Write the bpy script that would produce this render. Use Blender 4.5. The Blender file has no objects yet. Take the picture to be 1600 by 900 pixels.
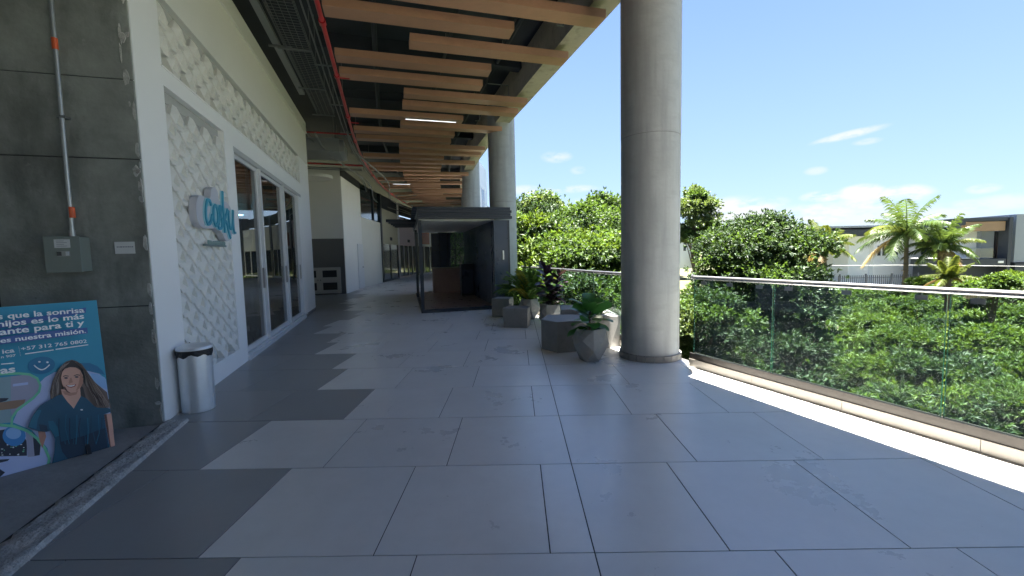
import bpy, math, random
import numpy as np
random.seed(7); rng = np.random.default_rng(7)
S = bpy.context.scene
COL = S.collection
# ------------------------------------------------------------------ camera
EYE = np.array([0, 0, 1.489]); FPX = 667.5
PIT, ROL, YAW = math.radians(4.506), math.radians(-1.277), math.radians(-0.70)
_c, _s = math.cos(YAW), math.sin(YAW)
FW = np.array([_s*math.cos(PIT), _c*math.cos(PIT), -math.sin(PIT)])
_r = np.array([_c, -_s, 0]); _u = np.cross(_r, FW)
RT = math.cos(ROL)*_r + math.sin(ROL)*_u
UP = -math.sin(ROL)*_r + math.cos(ROL)*_u
cd = bpy.data.cameras.new('camera'); cam = bpy.data.objects.new('camera', cd); COL.objects.link(cam)
cd.sensor_width = 36; cd.lens = 36*FPX/1600; cd.clip_start = 0.05; cd.clip_end = 6000
from mathutils import Matrix, Vector
M = Matrix(((RT[0], UP[0], -FW[0], EYE[0]), (RT[1], UP[1], -FW[1], EYE[1]), (RT[2], UP[2], -FW[2], EYE[2]), (0, 0, 0, 1)))
cam.matrix_world = M; S.camera = cam
def ray(u, v): return FW + RT*(u-800)/FPX - UP*(v-450)/FPX
def PX(u, v, Y):
    d = ray(u, v); return EYE + d*Y/d[1]
def GZ(u, v, z=0.0):
    d = ray(u, v); return EYE + d*(z-EYE[2])/d[2]
def PLN(u, v, P, n):
    d = ray(u, v); return EYE + d*((np.array(P)-EYE)@n)/(d@n)
# ------------------------------------------------------------------ world, sun, exposure
SUN_EL, SUN_AZ = math.radians(83), math.radians(7)
S.view_settings.view_transform = 'Standard'; S.view_settings.look = 'None'
S.view_settings.exposure = 3.8; S.view_settings.gamma = 1
S.view_settings.use_curve_mapping = False
S.cycles.diffuse_bounces = 6; S.cycles.max_bounces = 14; S.cycles.transparent_max_bounces = 24
W = bpy.data.worlds.new('World'); S.world = W; W.use_nodes = True
def N(nt, typ, **k):
    n = nt.nodes.new(typ)
    for a, b in k.items():
        if a == 'ins':
            for i, v in b.items(): n.inputs[i].default_value = v
        else: setattr(n, a, b)
    return n
def build_world():
    nt = W.node_tree; nt.nodes.clear(); L = nt.links.new
    out = N(nt, 'ShaderNodeOutputWorld'); bg = N(nt, 'ShaderNodeBackground'); bg.inputs[1].default_value = 0.05
    sky = N(nt, 'ShaderNodeTexSky'); sky.sky_type = 'NISHITA'; sky.sun_disc = False
    sky.sun_elevation = SUN_EL; sky.sun_rotation = SUN_AZ; sky.altitude = 900
    sky.air_density = 1.0; sky.dust_density = 0.1; sky.ozone_density = 1.2
    tc = N(nt, 'ShaderNodeTexCoord')
    mp = N(nt, 'ShaderNodeMapping'); mp.inputs['Scale'].default_value = (9, 9, 24)
    L(tc.outputs['Generated'], mp.inputs[0])
    no = N(nt, 'ShaderNodeTexNoise', ins={'Scale': 1.6, 'Detail': 7.0, 'Roughness': .62}); L(mp.outputs[0], no.inputs['Vector'])
    acc = None
    # the clouds of the day, each a puff at its own bearing: u, v, half width, half height, density
    for (u, v, a, b, den) in [(1325, 211, 36, 5, .62), (1355, 221, 14, 4, .35), (1285, 307, 22, 7, .9), (1344, 301, 24, 10, 1.1), (1368, 315, 40, 11, .8),
                         (1410, 305, 28, 12, 1.1), (1150, 330, 48, 17, 1.0), (1275, 336, 48, 15, .8), (1355, 338, 40, 13, .55), (1537, 295, 15, 6, .55),
                         (1515, 322, 26, 8, .5), (1570, 316, 30, 10, .5), (870, 245, 18, 7, .45), (903, 266, 9, 5, .3), (885, 296, 40, 5, .55),
                         (820, 297, 20, 6, .5), (1205, 318, 20, 8, .5), (940, 318, 60, 9, .3), (1275, 267, 12, 5, .4), (1450, 335, 60, 12, .5)]:
        d = ray(u, v); d = d/np.linalg.norm(d)
        e1 = np.cross(d, [0, 0, 1]); e1 /= np.linalg.norm(e1); tilt = -.12 if u == 1325 else 0
        e2 = np.cross(e1, d); e1, e2 = e1*math.cos(tilt)-e2*math.sin(tilt), e1*math.sin(tilt)+e2*math.cos(tilt)
        ct = abs(d@FW)
        sa, sb = a/FPX*ct*1.25, b/FPX*ct*1.25
        x = N(nt, 'ShaderNodeVectorMath', operation='DOT_PRODUCT'); x.inputs[1].default_value = e1/sa
        y = N(nt, 'ShaderNodeVectorMath', operation='DOT_PRODUCT'); y.inputs[1].default_value = e2/sb
        z = N(nt, 'ShaderNodeVectorMath', operation='DOT_PRODUCT'); z.inputs[1].default_value = d
        for q in (x, y, z): L(tc.outputs['Generated'], q.inputs[0])
        xx = N(nt, 'ShaderNodeMath', operation='MULTIPLY'); L(x.outputs['Value'], xx.inputs[0]); L(x.outputs['Value'], xx.inputs[1])
        yy = N(nt, 'ShaderNodeMath', operation='MULTIPLY_ADD'); L(y.outputs['Value'], yy.inputs[0]); L(y.outputs['Value'], yy.inputs[1]); L(xx.outputs[0], yy.inputs[2])
        m = N(nt, 'ShaderNodeMapRange'); m.interpolation_type = 'SMOOTHSTEP'
        m.inputs[1].default_value = 0; m.inputs[2].default_value = 1.6; m.inputs[3].default_value = den; m.inputs[4].default_value = 0
        L(yy.outputs[0], m.inputs[0])
        gt = N(nt, 'ShaderNodeMath', operation='GREATER_THAN'); gt.inputs[1].default_value = 0; L(z.outputs['Value'], gt.inputs[0])
        mu = N(nt, 'ShaderNodeMath', operation='MULTIPLY'); L(m.outputs[0], mu.inputs[0]); L(gt.outputs[0], mu.inputs[1])
        if acc is None: acc = mu
        else:
            ad = N(nt, 'ShaderNodeMath', operation='MAXIMUM'); L(acc.outputs[0], ad.inputs[0]); L(mu.outputs[0], ad.inputs[1]); acc = ad
    nr = N(nt, 'ShaderNodeMapRange'); nr.inputs[1].default_value = .38; nr.inputs[2].default_value = .56; nr.inputs[3].default_value = .0; nr.inputs[4].default_value = 1.35
    L(no.outputs['Fac'], nr.inputs[0])
    fm = N(nt, 'ShaderNodeMath', operation='MULTIPLY'); fm.use_clamp = True; L(acc.outputs[0], fm.inputs[0]); L(nr.outputs[0], fm.inputs[1])
    # thin veil of cirrus / haze: raises the blue evenly, more towards the horizon
    sp = N(nt, 'ShaderNodeSeparateXYZ'); L(tc.outputs['Generated'], sp.inputs[0])
    hz = N(nt, 'ShaderNodeMapRange'); hz.inputs[1].default_value = -.05; hz.inputs[2].default_value = .45; hz.inputs[3].default_value = .8; hz.inputs[4].default_value = .1; L(sp.outputs['Z'], hz.inputs[0])
    n2 = N(nt, 'ShaderNodeTexNoise', ins={'Scale': 1.7, 'Detail': 3.0}); L(tc.outputs['Generated'], n2.inputs['Vector'])
    h2 = N(nt, 'ShaderNodeMath', operation='MULTIPLY_ADD'); L(n2.outputs['Fac'], h2.inputs[0]); h2.inputs[1].default_value = .1; L(hz.outputs[0], h2.inputs[2])
    mv = N(nt, 'ShaderNodeMixRGB'); tn = N(nt, 'ShaderNodeVectorMath', operation='MULTIPLY'); L(sky.outputs[0], tn.inputs[0]); tn.inputs[1].default_value = (.355, .37, .42); L(h2.outputs[0], mv.inputs[0]); L(tn.outputs[0], mv.inputs[1]); mv.inputs[2].default_value = (.72, .98, 1.35, 1)
    mx = N(nt, 'ShaderNodeMixRGB'); L(fm.outputs[0], mx.inputs[0]); L(mv.outputs[0], mx.inputs[1]); mx.inputs[2].default_value = (1.45, 1.5, 1.6, 1)
    L(mx.outputs[0], bg.inputs[0]); L(bg.outputs[0], out.inputs[0])
build_world()
sl = bpy.data.lights.new('sun', 'SUN'); sl.energy = 4.3; sl.angle = math.radians(.53); sl.color = (1, .95, .86)
so = bpy.data.objects.new('sun', sl); COL.objects.link(so)
sd = Vector((math.cos(SUN_EL)*math.sin(SUN_AZ), math.cos(SUN_EL)*math.cos(SUN_AZ), math.sin(SUN_EL)))
so.rotation_euler = sd.to_track_quat('Z', 'Y').to_euler(); so.location = sd*60
# ------------------------------------------------------------------ materials
MATS = {}
def mat(name, col, rough=.6, metal=0, var=.0, scale=4, bump=0, bscale=40, spec=.5, rnd=0, emit=None, stain=None, coat=0, island=0, transl=0):
    if name in MATS: return MATS[name]
    m = bpy.data.materials.new(name); m.use_nodes = True; nt = m.node_tree; L = nt.links.new
    b = nt.nodes['Principled BSDF']
    b.inputs['Base Color'].default_value = (*col, 1); b.inputs['Roughness'].default_value = rough
    b.inputs['Metallic'].default_value = metal; b.inputs['Specular IOR Level'].default_value = spec
    if coat: b.inputs['Coat Weight'].default_value = coat; b.inputs['Coat Roughness'].default_value = .1
    cur = None
    geo = N(nt, 'ShaderNodeNewGeometry')
    if var:
        no = N(nt, 'ShaderNodeTexNoise', ins={'Scale': scale, 'Detail': 8.0, 'Roughness': .65}); L(geo.outputs['Position'], no.inputs['Vector'])
        mr = N(nt, 'ShaderNodeMapRange'); mr.inputs[1].default_value = .25; mr.inputs[2].default_value = .75; mr.inputs[3].default_value = 1-var; mr.inputs[4].default_value = 1+var
        L(no.outputs['Fac'], mr.inputs[0]); cur = mr.outputs[0]
        rr = N(nt, 'ShaderNodeMapRange'); rr.inputs[3].default_value = max(0, rough-.12); rr.inputs[4].default_value = min(1, rough+.12)
        L(no.outputs['Fac'], rr.inputs[0]); L(rr.outputs[0], b.inputs['Roughness'])
    if rnd or island:
        oi = N(nt, 'ShaderNodeObjectInfo')
        src = oi.outputs['Random'] if rnd else geo.outputs['Random Per Island']
        a = rnd or island
        mr2 = N(nt, 'ShaderNodeMapRange'); mr2.inputs[3].default_value = 1-a; mr2.inputs[4].default_value = 1+a; L(src, mr2.inputs[0])
        if cur is None: cur = mr2.outputs[0]
        else:
            mm = N(nt, 'ShaderNodeMath', operation='MULTIPLY'); L(cur, mm.inputs[0]); L(mr2.outputs[0], mm.inputs[1]); cur = mm.outputs[0]
    colsock = None
    if cur is not None:
        vm = N(nt, 'ShaderNodeVectorMath', operation='SCALE'); vm.inputs[0].default_value = col; L(cur, vm.inputs['Scale']); colsock = vm.outputs[0]
    if stain:
        for (scol, sscale, lo, hi, amt, strt) in stain:
            mpn = N(nt, 'ShaderNodeMapping'); mpn.inputs['Scale'].default_value = strt; L(geo.outputs['Position'], mpn.inputs[0])
            n3 = N(nt, 'ShaderNodeTexNoise', ins={'Scale': sscale, 'Detail': 6.0, 'Roughness': .6}); L(mpn.outputs[0], n3.inputs['Vector'])
            mr3 = N(nt, 'ShaderNodeMapRange'); mr3.inputs[1].default_value = lo; mr3.inputs[2].default_value = hi; mr3.inputs[4].default_value = amt; L(n3.outputs['Fac'], mr3.inputs[0])
            mx = N(nt, 'ShaderNodeMixRGB'); L(mr3.outputs[0], mx.inputs[0])
            if colsock: L(colsock, mx.inputs[1])
            else: mx.inputs[1].default_value = (*col, 1)
            mx.inputs[2].default_value = (*scol, 1); colsock = mx.outputs[0]
    if colsock: L(colsock, b.inputs['Base Color'])
    if bump:
        nb = N(nt, 'ShaderNodeTexNoise', ins={'Scale': bscale, 'Detail': 6.0}); L(geo.outputs['Position'], nb.inputs['Vector'])
        bp = N(nt, 'ShaderNodeBump', ins={'Strength': bump, 'Distance': .02}); L(nb.outputs['Fac'], bp.inputs['Height']); L(bp.outputs[0], b.inputs['Normal'])
    if emit: b.inputs['Emission Color'].default_value = (*emit[0], 1); b.inputs['Emission Strength'].default_value = emit[1]
    if transl:
        tr = N(nt, 'ShaderNodeBsdfTranslucent'); sm = N(nt, 'ShaderNodeMixShader'); sm.inputs[0].default_value = transl
        if colsock:
            tv = N(nt, 'ShaderNodeVectorMath', operation='MULTIPLY'); L(colsock, tv.inputs[0]); tv.inputs[1].default_value = (2.2, 2.0, .9); L(tv.outputs[0], tr.inputs[0])
        else: tr.inputs[0].default_value = (*col, 1)
        L(b.outputs[0], sm.inputs[1]); L(tr.outputs[0], sm.inputs[2]); L(sm.outputs[0], nt.nodes['Material Output'].inputs[0])
    MATS[name] = m; return m
def glass(name, tint, refl=.06, rough=.0, body=0.0):
    m = bpy.data.materials.new(name); m.use_nodes = True; nt = m.node_tree; L = nt.links.new; nt.nodes.clear()
    out = N(nt, 'ShaderNodeOutputMaterial'); t = N(nt, 'ShaderNodeBsdfTransparent'); t.inputs[0].default_value = (*tint, 1)
    ge = N(nt, 'ShaderNodeNewGeometry'); g = N(nt, 'ShaderNodeBsdfGlossy'); g.inputs['Roughness'].default_value = rough; fr = N(nt, 'ShaderNodeFresnel'); fr.inputs[0].default_value = 1.5
    mu = N(nt, 'ShaderNodeMath', operation='MULTIPLY_ADD'); mu.inputs[1].default_value = 1.0; mu.inputs[2].default_value = refl-.04; mu.use_clamp = True; L(fr.outputs[0], mu.inputs[0])
    inv = N(nt, 'ShaderNodeMath', operation='SUBTRACT'); inv.inputs[0].default_value = 1; L(ge.outputs['Backfacing'], inv.inputs[1]); m9 = N(nt, 'ShaderNodeMath', operation='MULTIPLY'); L(mu.outputs[0], m9.inputs[0]); L(inv.outputs[0], m9.inputs[1])
    mx = N(nt, 'ShaderNodeMixShader'); L(m9.outputs[0], mx.inputs[0]); L(t.outputs[0], mx.inputs[1]); L(g.outputs[0], mx.inputs[2])
    last = mx
    if body:
        d = N(nt, 'ShaderNodeBsdfDiffuse'); d.inputs[0].default_value = (.75, .8, .8, 1); m2 = N(nt, 'ShaderNodeMixShader'); m2.inputs[0].default_value = body
        L(mx.outputs[0], m2.inputs[1]); L(d.outputs[0], m2.inputs[2]); last = m2
    L(last.outputs[0], out.inputs[0]); MATS[name] = m; return m
m_conc = mat('raw_concrete', (.25, .265, .25), .75, var=.38, scale=2.6, bump=.25, bscale=30,
             stain=[((.07, .078, .074), 3.0, .52, .72, .7, (1, 1, .35)), ((.34, .34, .33), 9, .66, .74, .6, (1, 1, 1)), ((.05, .05, .05), 38, .7, .74, .8, (1, 1, .6)), ((.11, .11, .1), 1.1, .5, .7, .6, (1, 1, 1))])
m_col = mat('column_concrete', (.385, .395, .395), .6, var=.12, scale=2.5, bump=.12, bscale=25,
            stain=[((.25, .255, .255), 2.5, .46, .7, .6, (2.5, 2.5, .22)), ((.31, .315, .315), 5, .5, .66, .5, (.5, .5, 1.6)), ((.13, .13, .125), 24, .7, .78, .45, (1, 1, .7)), ((.46, .46, .43), 5, .6, .75, .4, (1, 1, .5))])
m_pot = mat('pot_concrete', (.27, .265, .25), .75, var=.15, scale=7, bump=.2, bscale=60, stain=[((.15, .15, .14), 14, .58, .72, .5, (1, 1, .6))])
m_seat = mat('seat_concrete', (.22, .215, .205), .6, var=.15, scale=6, bump=.15, bscale=50, stain=[((.12, .12, .115), 12, .58, .72, .5, (1, 1, .6))])
m_beam = mat('edge_concrete', (.42, .38, .32), .8, var=.15, scale=3, bump=.2, stain=[((.22, .2, .17), 5, .52, .68, .6, (1, 1, 1))])
m_slab = mat('interior_concrete', (.33, .335, .33), .7, var=.2, scale=3, bump=.25, bscale=18, stain=[((.5, .5, .5), 2.2, .5, .7, .5, (1, 1, 1))])
m_mortar = mat('rough_mortar', (.45, .45, .44), .9, var=.3, scale=14, bump=.9, bscale=45)
m_tileL = mat('light_floor_tile', (.7, .69, .67), .3, var=.05, scale=1.3, bump=.02, bscale=60, rnd=.055, spec=.8,
              stain=[((.5, .49, .47), .9, .42, .8, .45, (1, 1, 1)), ((.55, .54, .52), 9, .45, .8, .2, (1, 1, 1))])
m_tileD = mat('dark_floor_tile', (.31, .312, .31), .36, var=.08, scale=2.0, bump=.03, bscale=60, rnd=.04, stain=[((.34, .34, .34), 6, .55, .7, .3, (1, 1, 1))])
m_grout = mat('grout', (.05, .05, .05), .9)
m_groutL = mat('light_grout', (.4, .4, .39), .9)
m_white = mat('white_paint', (.86, .86, .85), .55, var=.02, scale=1.5, bump=.03, bscale=80)
m_cream = mat('cream_paint', (.72, .72, .68), .6, var=.03, scale=1.2, bump=.03, bscale=60)
m_ptile = mat('white_relief_tile', (.74, .73, .69), .5, rnd=.035, var=.03, scale=6)
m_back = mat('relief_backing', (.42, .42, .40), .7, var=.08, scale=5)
m_alu = mat('white_aluminium', (.72, .73, .74), .3, metal=.15, spec=.5)
m_steel = mat('brushed_steel', (.42, .42, .43), .34, metal=1)
m_shoe = mat('dark_anodised_shoe', (.06, .055, .05), .45, metal=.6, var=.2, scale=10)
m_curb = mat('curb_tile', (.26, .24, .215), .45, var=.07, scale=4, rnd=.04)
m_black = mat('black_metal', (.025, .03, .038), .35, metal=.2, var=.1, scale=6)
m_navy = mat('dark_panel', (.028, .042, .075), .3, var=.15, scale=2)
m_ceil = mat('dark_ceiling_paint', (.03, .037, .05), .85, var=.3, scale=2)
m_wood = mat('brown_baffle_wood', (.38, .21, .135), .5, var=.1, scale=3, rnd=.09, stain=[((.3, .18, .12), 5, .5, .7, .45, (1.2, 7, 7))])
m_red = mat('red_pipe_paint', (.42, .02, .03), .35, var=.08, scale=8)
m_galv = mat('galvanised_steel', (.42, .44, .45), .4, metal=.7, var=.12, scale=20)
m_galvd = mat('dull_galvanised', (.2, .215, .22), .5, metal=.5, var=.12, scale=20)
m_orange = mat('orange_coupling', (.7, .12, .04), .5)
m_boxg = mat('grey_box_paint', (.2, .235, .22), .45, var=.05, scale=8)
m_boxs = mat('grey_box_side', (.2, .235, .22), .45)
m_paper = mat('paper', (.62, .64, .66), .7)
m_ink = mat('dark_ink', (.12, .14, .22), .7)
m_bin = mat('bin_steel', (.74, .77, .8), .36, metal=.6, var=.05, scale=14)
m_bag = mat('black_bag', (.008, .008, .01), .35, bump=.6, bscale=35)
m_soil = mat('soil', (.03, .02, .014), .95, var=.3, scale=30, bump=.8)
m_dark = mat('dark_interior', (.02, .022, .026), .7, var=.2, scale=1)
m_grey = mat('grey_wall_paint', (.13, .13, .13), .6, var=.03, scale=1)
m_pglass = glass('door_glass', (.42, .47, .5), refl=.16)
m_rglass = glass('rail_glass', (.76, .83, .82), refl=.09, body=.012)
m_gedge = mat('glass_edge', (.03, .12, .09), .2)
m_fglass = mat('far_window_glass', (.03, .04, .05), .08, spec=.8)
# ------------------------------------------------------------------ object helpers
ORI = {}
def tag(o, label=None, cat=None, group=None, kind=None):
    if label: o['label'] = label
    if cat: o['category'] = cat
    if group: o['group'] = group
    if kind: o['kind'] = kind
    return o
def thing(name, loc, label, cat, group=None):
    o = bpy.data.objects.new(name, None); COL.objects.link(o); o.location = [float(q) for q in loc]; o.empty_display_size = .2
    ORI[o.name] = np.array(loc, float); tag(o, label, cat, group); return o
def setting(name, loc=(0, 0, 0)):
    o = bpy.data.objects.new(name, None); COL.objects.link(o); o.location = loc; ORI[o.name] = np.array(loc, float); o['kind'] = 'structure'; return o
def link(name, me, parent=None, loc=None):
    o = bpy.data.objects.new(name, me); COL.objects.link(o)
    if parent is not None: o.parent = parent; ORI[o.name] = ORI[parent.name]
    else: o.location = loc; ORI[o.name] = np.array(loc, float)
    return o
class MB:
    def __init__(s): s.v = []; s.f = []; s.m = []; s.ci = 0
    def add(s, vs, fs):
        b = len(s.v); s.v += [tuple(map(float, p)) for p in vs]; s.f += [tuple(b+i for i in f) for f in fs]; s.m += [s.ci]*len(fs); return s
    def hexa(s, p):   # 8 points: bottom 4 ccw, top 4 ccw
        return s.add(p, [(3, 2, 1, 0), (4, 5, 6, 7), (0, 1, 5, 4), (1, 2, 6, 5), (2, 3, 7, 6), (3, 0, 4, 7)])
    def box(s, a, b, f=None):
        (x0, y0, z0), (x1, y1, z1) = a, b
        if x0 > x1: x0, x1 = x1, x0
        if y0 > y1: y0, y1 = y1, y0
        if z0 > z1: z0, z1 = z1, z0
        p = [(x0, y0, z0), (x1, y0, z0), (x1, y1, z0), (x0, y1, z0), (x0, y0, z1), (x1, y0, z1), (x1, y1, z1), (x0, y1, z1)]
        if f: p = [f(*q) for q in p]
        return s.hexa(p)
    def prism(s, poly, z0, z1, f=None):
        n = len(poly); a = sum(poly[i][0]*poly[(i+1) % n][1]-poly[(i+1) % n][0]*poly[i][1] for i in range(n))
        if a < 0: poly = poly[::-1]
        p = [(q[0], q[1], z0) for q in poly]+[(q[0], q[1], z1) for q in poly]
        if f: p = [f(*q) for q in p]
        return s.add(p, [tuple(range(n-1, -1, -1)), tuple(range(n, 2*n))]+[(i, (i+1) % n, n+(i+1) % n, n+i) for i in range(n)])
    def cyl(s, c, r, z0, z1, n=32, r1=None, cap=True):
        r1 = r if r1 is None else r1
        p = [(c[0]+r*math.cos(6.28318531*i/n), c[1]+r*math.sin(6.28318531*i/n), z0) for i in range(n)]
        p += [(c[0]+r1*math.cos(6.28318531*i/n), c[1]+r1*math.sin(6.28318531*i/n), z1) for i in range(n)]
        return s.add(p, [(i, (i+1) % n, n+(i+1) % n, n+i) for i in range(n)]+([tuple(range(n-1, -1, -1)), tuple(range(n, 2*n))] if cap else []))
    def tube(s, pts, r, n=8, close=True):
        pts = [np.array(p, float) for p in pts]; k = len(pts)
        rs = r if hasattr(r, '__len__') else [r]*k
        vs = []; ref = None
        for i in range(k):
            d = pts[min(i+1, k-1)]-pts[max(i-1, 0)]; d /= (np.linalg.norm(d)+1e-12)
            if ref is None:
                ref = np.cross(d, [0, 0, 1.]);
                if np.linalg.norm(ref) < .1: ref = np.cross(d, [1., 0, 0])
            ref = ref-d*(ref@d); ref /= np.linalg.norm(ref)
            b = np.cross(d, ref)
            vs += [pts[i]+rs[i]*(math.cos(6.2832*j/n)*ref+math.sin(6.2832*j/n)*b) for j in range(n)]
        fs = [(i*n+j, i*n+(j+1) % n, (i+1)*n+(j+1) % n, (i+1)*n+j) for i in range(k-1) for j in range(n)]
        if close: fs += [tuple(range(n-1, -1, -1)), tuple(range((k-1)*n, k*n))]
        return s.add(vs, fs)
    def build(s, name, m, parent=None, loc=None, smooth=False, bevel=0):
        me = bpy.data.meshes.new(name)
        if parent is not None: o0 = ORI[parent.name]
        else:
            if loc is None: a = np.array(s.v); loc = (a[:, 0].mean(), a[:, 1].mean(), a[:, 2].min())
            o0 = np.array(loc)
        v = np.array(s.v)-o0
        me.from_pydata(v.tolist(), [], s.f)
        for q in (m if isinstance(m, (list, tuple)) else [m]): me.materials.append(q)
        if isinstance(m, (list, tuple)): me.polygons.foreach_set('material_index', s.m)
        if smooth: me.polygons.foreach_set('use_smooth', [True]*len(me.polygons))
        me.update()
        ob = link(name, me, parent, None if parent is not None else tuple(o0))
        if bevel:
            md = ob.modifiers.new('bevel', 'BEVEL'); md.width = bevel; md.segments = 2; md.limit_method = 'ANGLE'; md.angle_limit = .6
        if smooth:
            try: me.set_sharp_from_angle(angle=math.radians(40))
            except Exception: pass
        return ob
def np_mesh(name, v, f, m, parent=None, loc=None):
    me = bpy.data.meshes.new(name); v = v-(ORI[parent.name] if parent is not None else np.array(loc)); k = f.shape[1]
    me.vertices.add(len(v)); me.vertices.foreach_set('co', v.astype(np.float32).ravel())
    me.loops.add(f.size); me.loops.foreach_set('vertex_index', f.astype(np.int32).ravel())
    me.polygons.add(len(f)); me.polygons.foreach_set('loop_start', np.arange(0, f.size, k, dtype=np.int32)); me.polygons.foreach_set('loop_total', np.full(len(f), k, np.int32))
    me.update(calc_edges=True); me.materials.append(m)
    return link(name, me, parent, loc)
def copy_tree(o, parent=None):
    c = o.copy(); COL.objects.link(c); c.parent = parent
    for ch in list(o.children): copy_tree(ch, c)
    return c
ORD = ['first', 'second', 'third', 'fourth', 'fifth', 'sixth', 'seventh', 'eighth', 'ninth', 'tenth', 'eleventh', 'twelfth', 'thirteenth', 'fourteenth', 'fifteenth', 'sixteenth', 'seventeenth',
       'eighteenth', 'nineteenth', 'twentieth', 'twenty-first', 'twenty-second', 'twenty-third', 'twenty-fourth', 'twenty-fifth', 'twenty-sixth', 'twenty-seventh', 'twenty-eighth', 'twenty-ninth',
       'thirtieth', 'thirty-first', 'thirty-second', 'thirty-third', 'thirty-fourth', 'thirty-fifth', 'thirty-sixth', 'thirty-seventh', 'thirty-eighth', 'thirty-ninth', 'fortieth']
# building frame: s runs along the shop wall, t across the walkway, both bend gently to the right far away
W0 = np.array([-3.287, 3.804]); WD = np.array([-.2922, .9564]); WN = np.array([.9564, .2922])
def cv(s): return .0075*(s-8)**2 if s > 8 else 0.
def B(t, s, z=0.):
    p = W0+WD*s+WN*(t+cv(s)); return (p[0], p[1], z)
def BS(t, s, z=0.):   # straight frame, without the bend
    p = W0+WD*s+WN*t; return (p[0], p[1], z)
# ------------------------------------------------------------------ floor of tiles
TW = .888; RH = .905
BND = {-3: -1.647, -2: -1.442+.888, -1: -1.442, 0: -1.647, 1: -2.306, 2: -1.647, 3: -2.306, 4: -2.535, 5: -3.194, 6: -3.423, 7: -4.08, 8: -4.3, 9: -4.08, 10: -4.3, 11: -4.97, 12: -5.2, 13: -5.86}
for k in range(14, 60): BND[k] = -5.2-.3*(k-12)
def clip(poly, nx, ny, c):   # keep nx*x+ny*y >= c
    out = []
    for i in range(len(poly)):
        a, b = poly[i], poly[(i+1) % len(poly)]; da, db = nx*a[0]+ny*a[1]-c, nx*b[0]+ny*b[1]-c
        if da >= 0: out.append(a)
        if da*db < 0:
            q = da/(da-db); out.append((a[0]+(b[0]-a[0])*q, a[1]+(b[1]-a[1])*q))
    return out
SOUT = (np.array([-3.112, 3.873]), np.array([-2.49, 1.97]))
CUR1 = (np.array([2.20, 5.46]), np.array([3.385, 2.76]))      # inner foot of near curb
def near_curb_x(y): return CUR1[0][0]+(CUR1[1][0]-CUR1[0][0])*(y-CUR1[0][1])/(CUR1[1][1]-CUR1[0][1])
fl = setting('floor')
def poly_area(p): return abs(sum(p[i][0]*p[(i+1) % len(p)][1]-p[(i+1) % len(p)][0]*p[i][1] for i in range(len(p))))/2
def make_tiles():
    rest = {'L': MB(), 'D': MB()}; count = 0; rows = []
    for k in range(-8, 42):
        y0 = 2.02+RH*k; y1 = y0+RH
        xs = []
        if k % 2 == 0: xs = [.358+TW*.755, .358, .358-.221]
        else: xs = [.358, ]
        left = [xs[-1]-TW*(i+1) for i in range(18)]
        right = [xs[0]+TW*(i+1) for i in range(8)]
        xs = sorted(left+xs+right)
        ym = (y0+y1)/2; s_ = (ym-W0[1])/WD[1]
        for a, b in zip(xs[:-1], xs[1:]):
            g = .0035
            poly = [(a+g, y0+g), (b-g, y0+g), (b-g, y1-g), (a+g, y1-g)]
            xm = (a+b)/2
            # left limits
            if ym < 3.87:
                n = np.array([SOUT[0][1]-SOUT[1][1], -(SOUT[0][0]-SOUT[1][0])]); n = n/np.linalg.norm(n)
                poly = clip(poly, n[0], n[1], n@SOUT[0])
            elif s_ < 8.9: poly = clip(poly, WN[0], WN[1], WN@W0+(.19 if ym < 4.0 else -.01))
            else: poly = clip(poly, WN[0], WN[1], WN@W0-4 if s_ < 15 else WN@W0+cv(s_)-.6)
            # right limits
            if ym < 5.0:
                n = np.array([-(CUR1[0][1]-CUR1[1][1]), CUR1[0][0]-CUR1[1][0]]); n /= np.linalg.norm(n)
                if len(poly) > 2: poly = clip(poly, n[0], n[1], n@CUR1[0]-.05)
            elif len(poly) > 2: poly = clip(poly, -WN[0], -WN[1], -(WN@W0+(5.62 if ym > 6.3 else 5.85)+cv(s_)))
            if len(poly) < 3 or poly_area(poly) < .01: continue
            key = 'D' if xm < BND.get(k, -1.647) else 'L'
            rows.append((k, key, poly, xm, ym))
    vis = []
    for r in rows:
        k, key, poly, xm, ym = r
        if ym < .9 or ym > 40: sc = 0
        else: sc = poly_area(poly)/ym**3
        if ym < 1.6 and abs(xm) > 4: sc = 0
        vis.append(sc)
    order = sorted(range(len(rows)), key=lambda i: -vis[i]); keep = set(order[:298])
    for i, (k, key, poly, xm, ym) in enumerate(rows):
        z = 0. if k < 0 else 0.
        jit = random.uniform(-.0006, .0006)
        if i in keep and vis[i] > 0:
            o = MB().prism(poly, -.012, jit).build('floor_tile', m_tileL if key == 'L' else m_tileD, fl)
        else: rest[key].prism(poly, -.012, jit)
    for key, m in (('L', m_tileL), ('D', m_tileD)):
        if rest[key].v: tag(rest[key].build('floor_tile_field', m, fl), kind='stuff')
make_tiles()
pl_ = [BS(-6, -14), BS(7.6, -14), BS(6.0, -2.), BS(5.75, 6), BS(5.75, 9)]+[B(5.75, s) for s in (12, 16, 20, 25, 30, 36)]+[B(-3, s) for s in (36, 28, 20, 14)]+[BS(-6, 10)]
MB().prism([p[:2] for p in pl_], -.3, -.0045).build('grout_bed', m_grout, fl)
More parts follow.
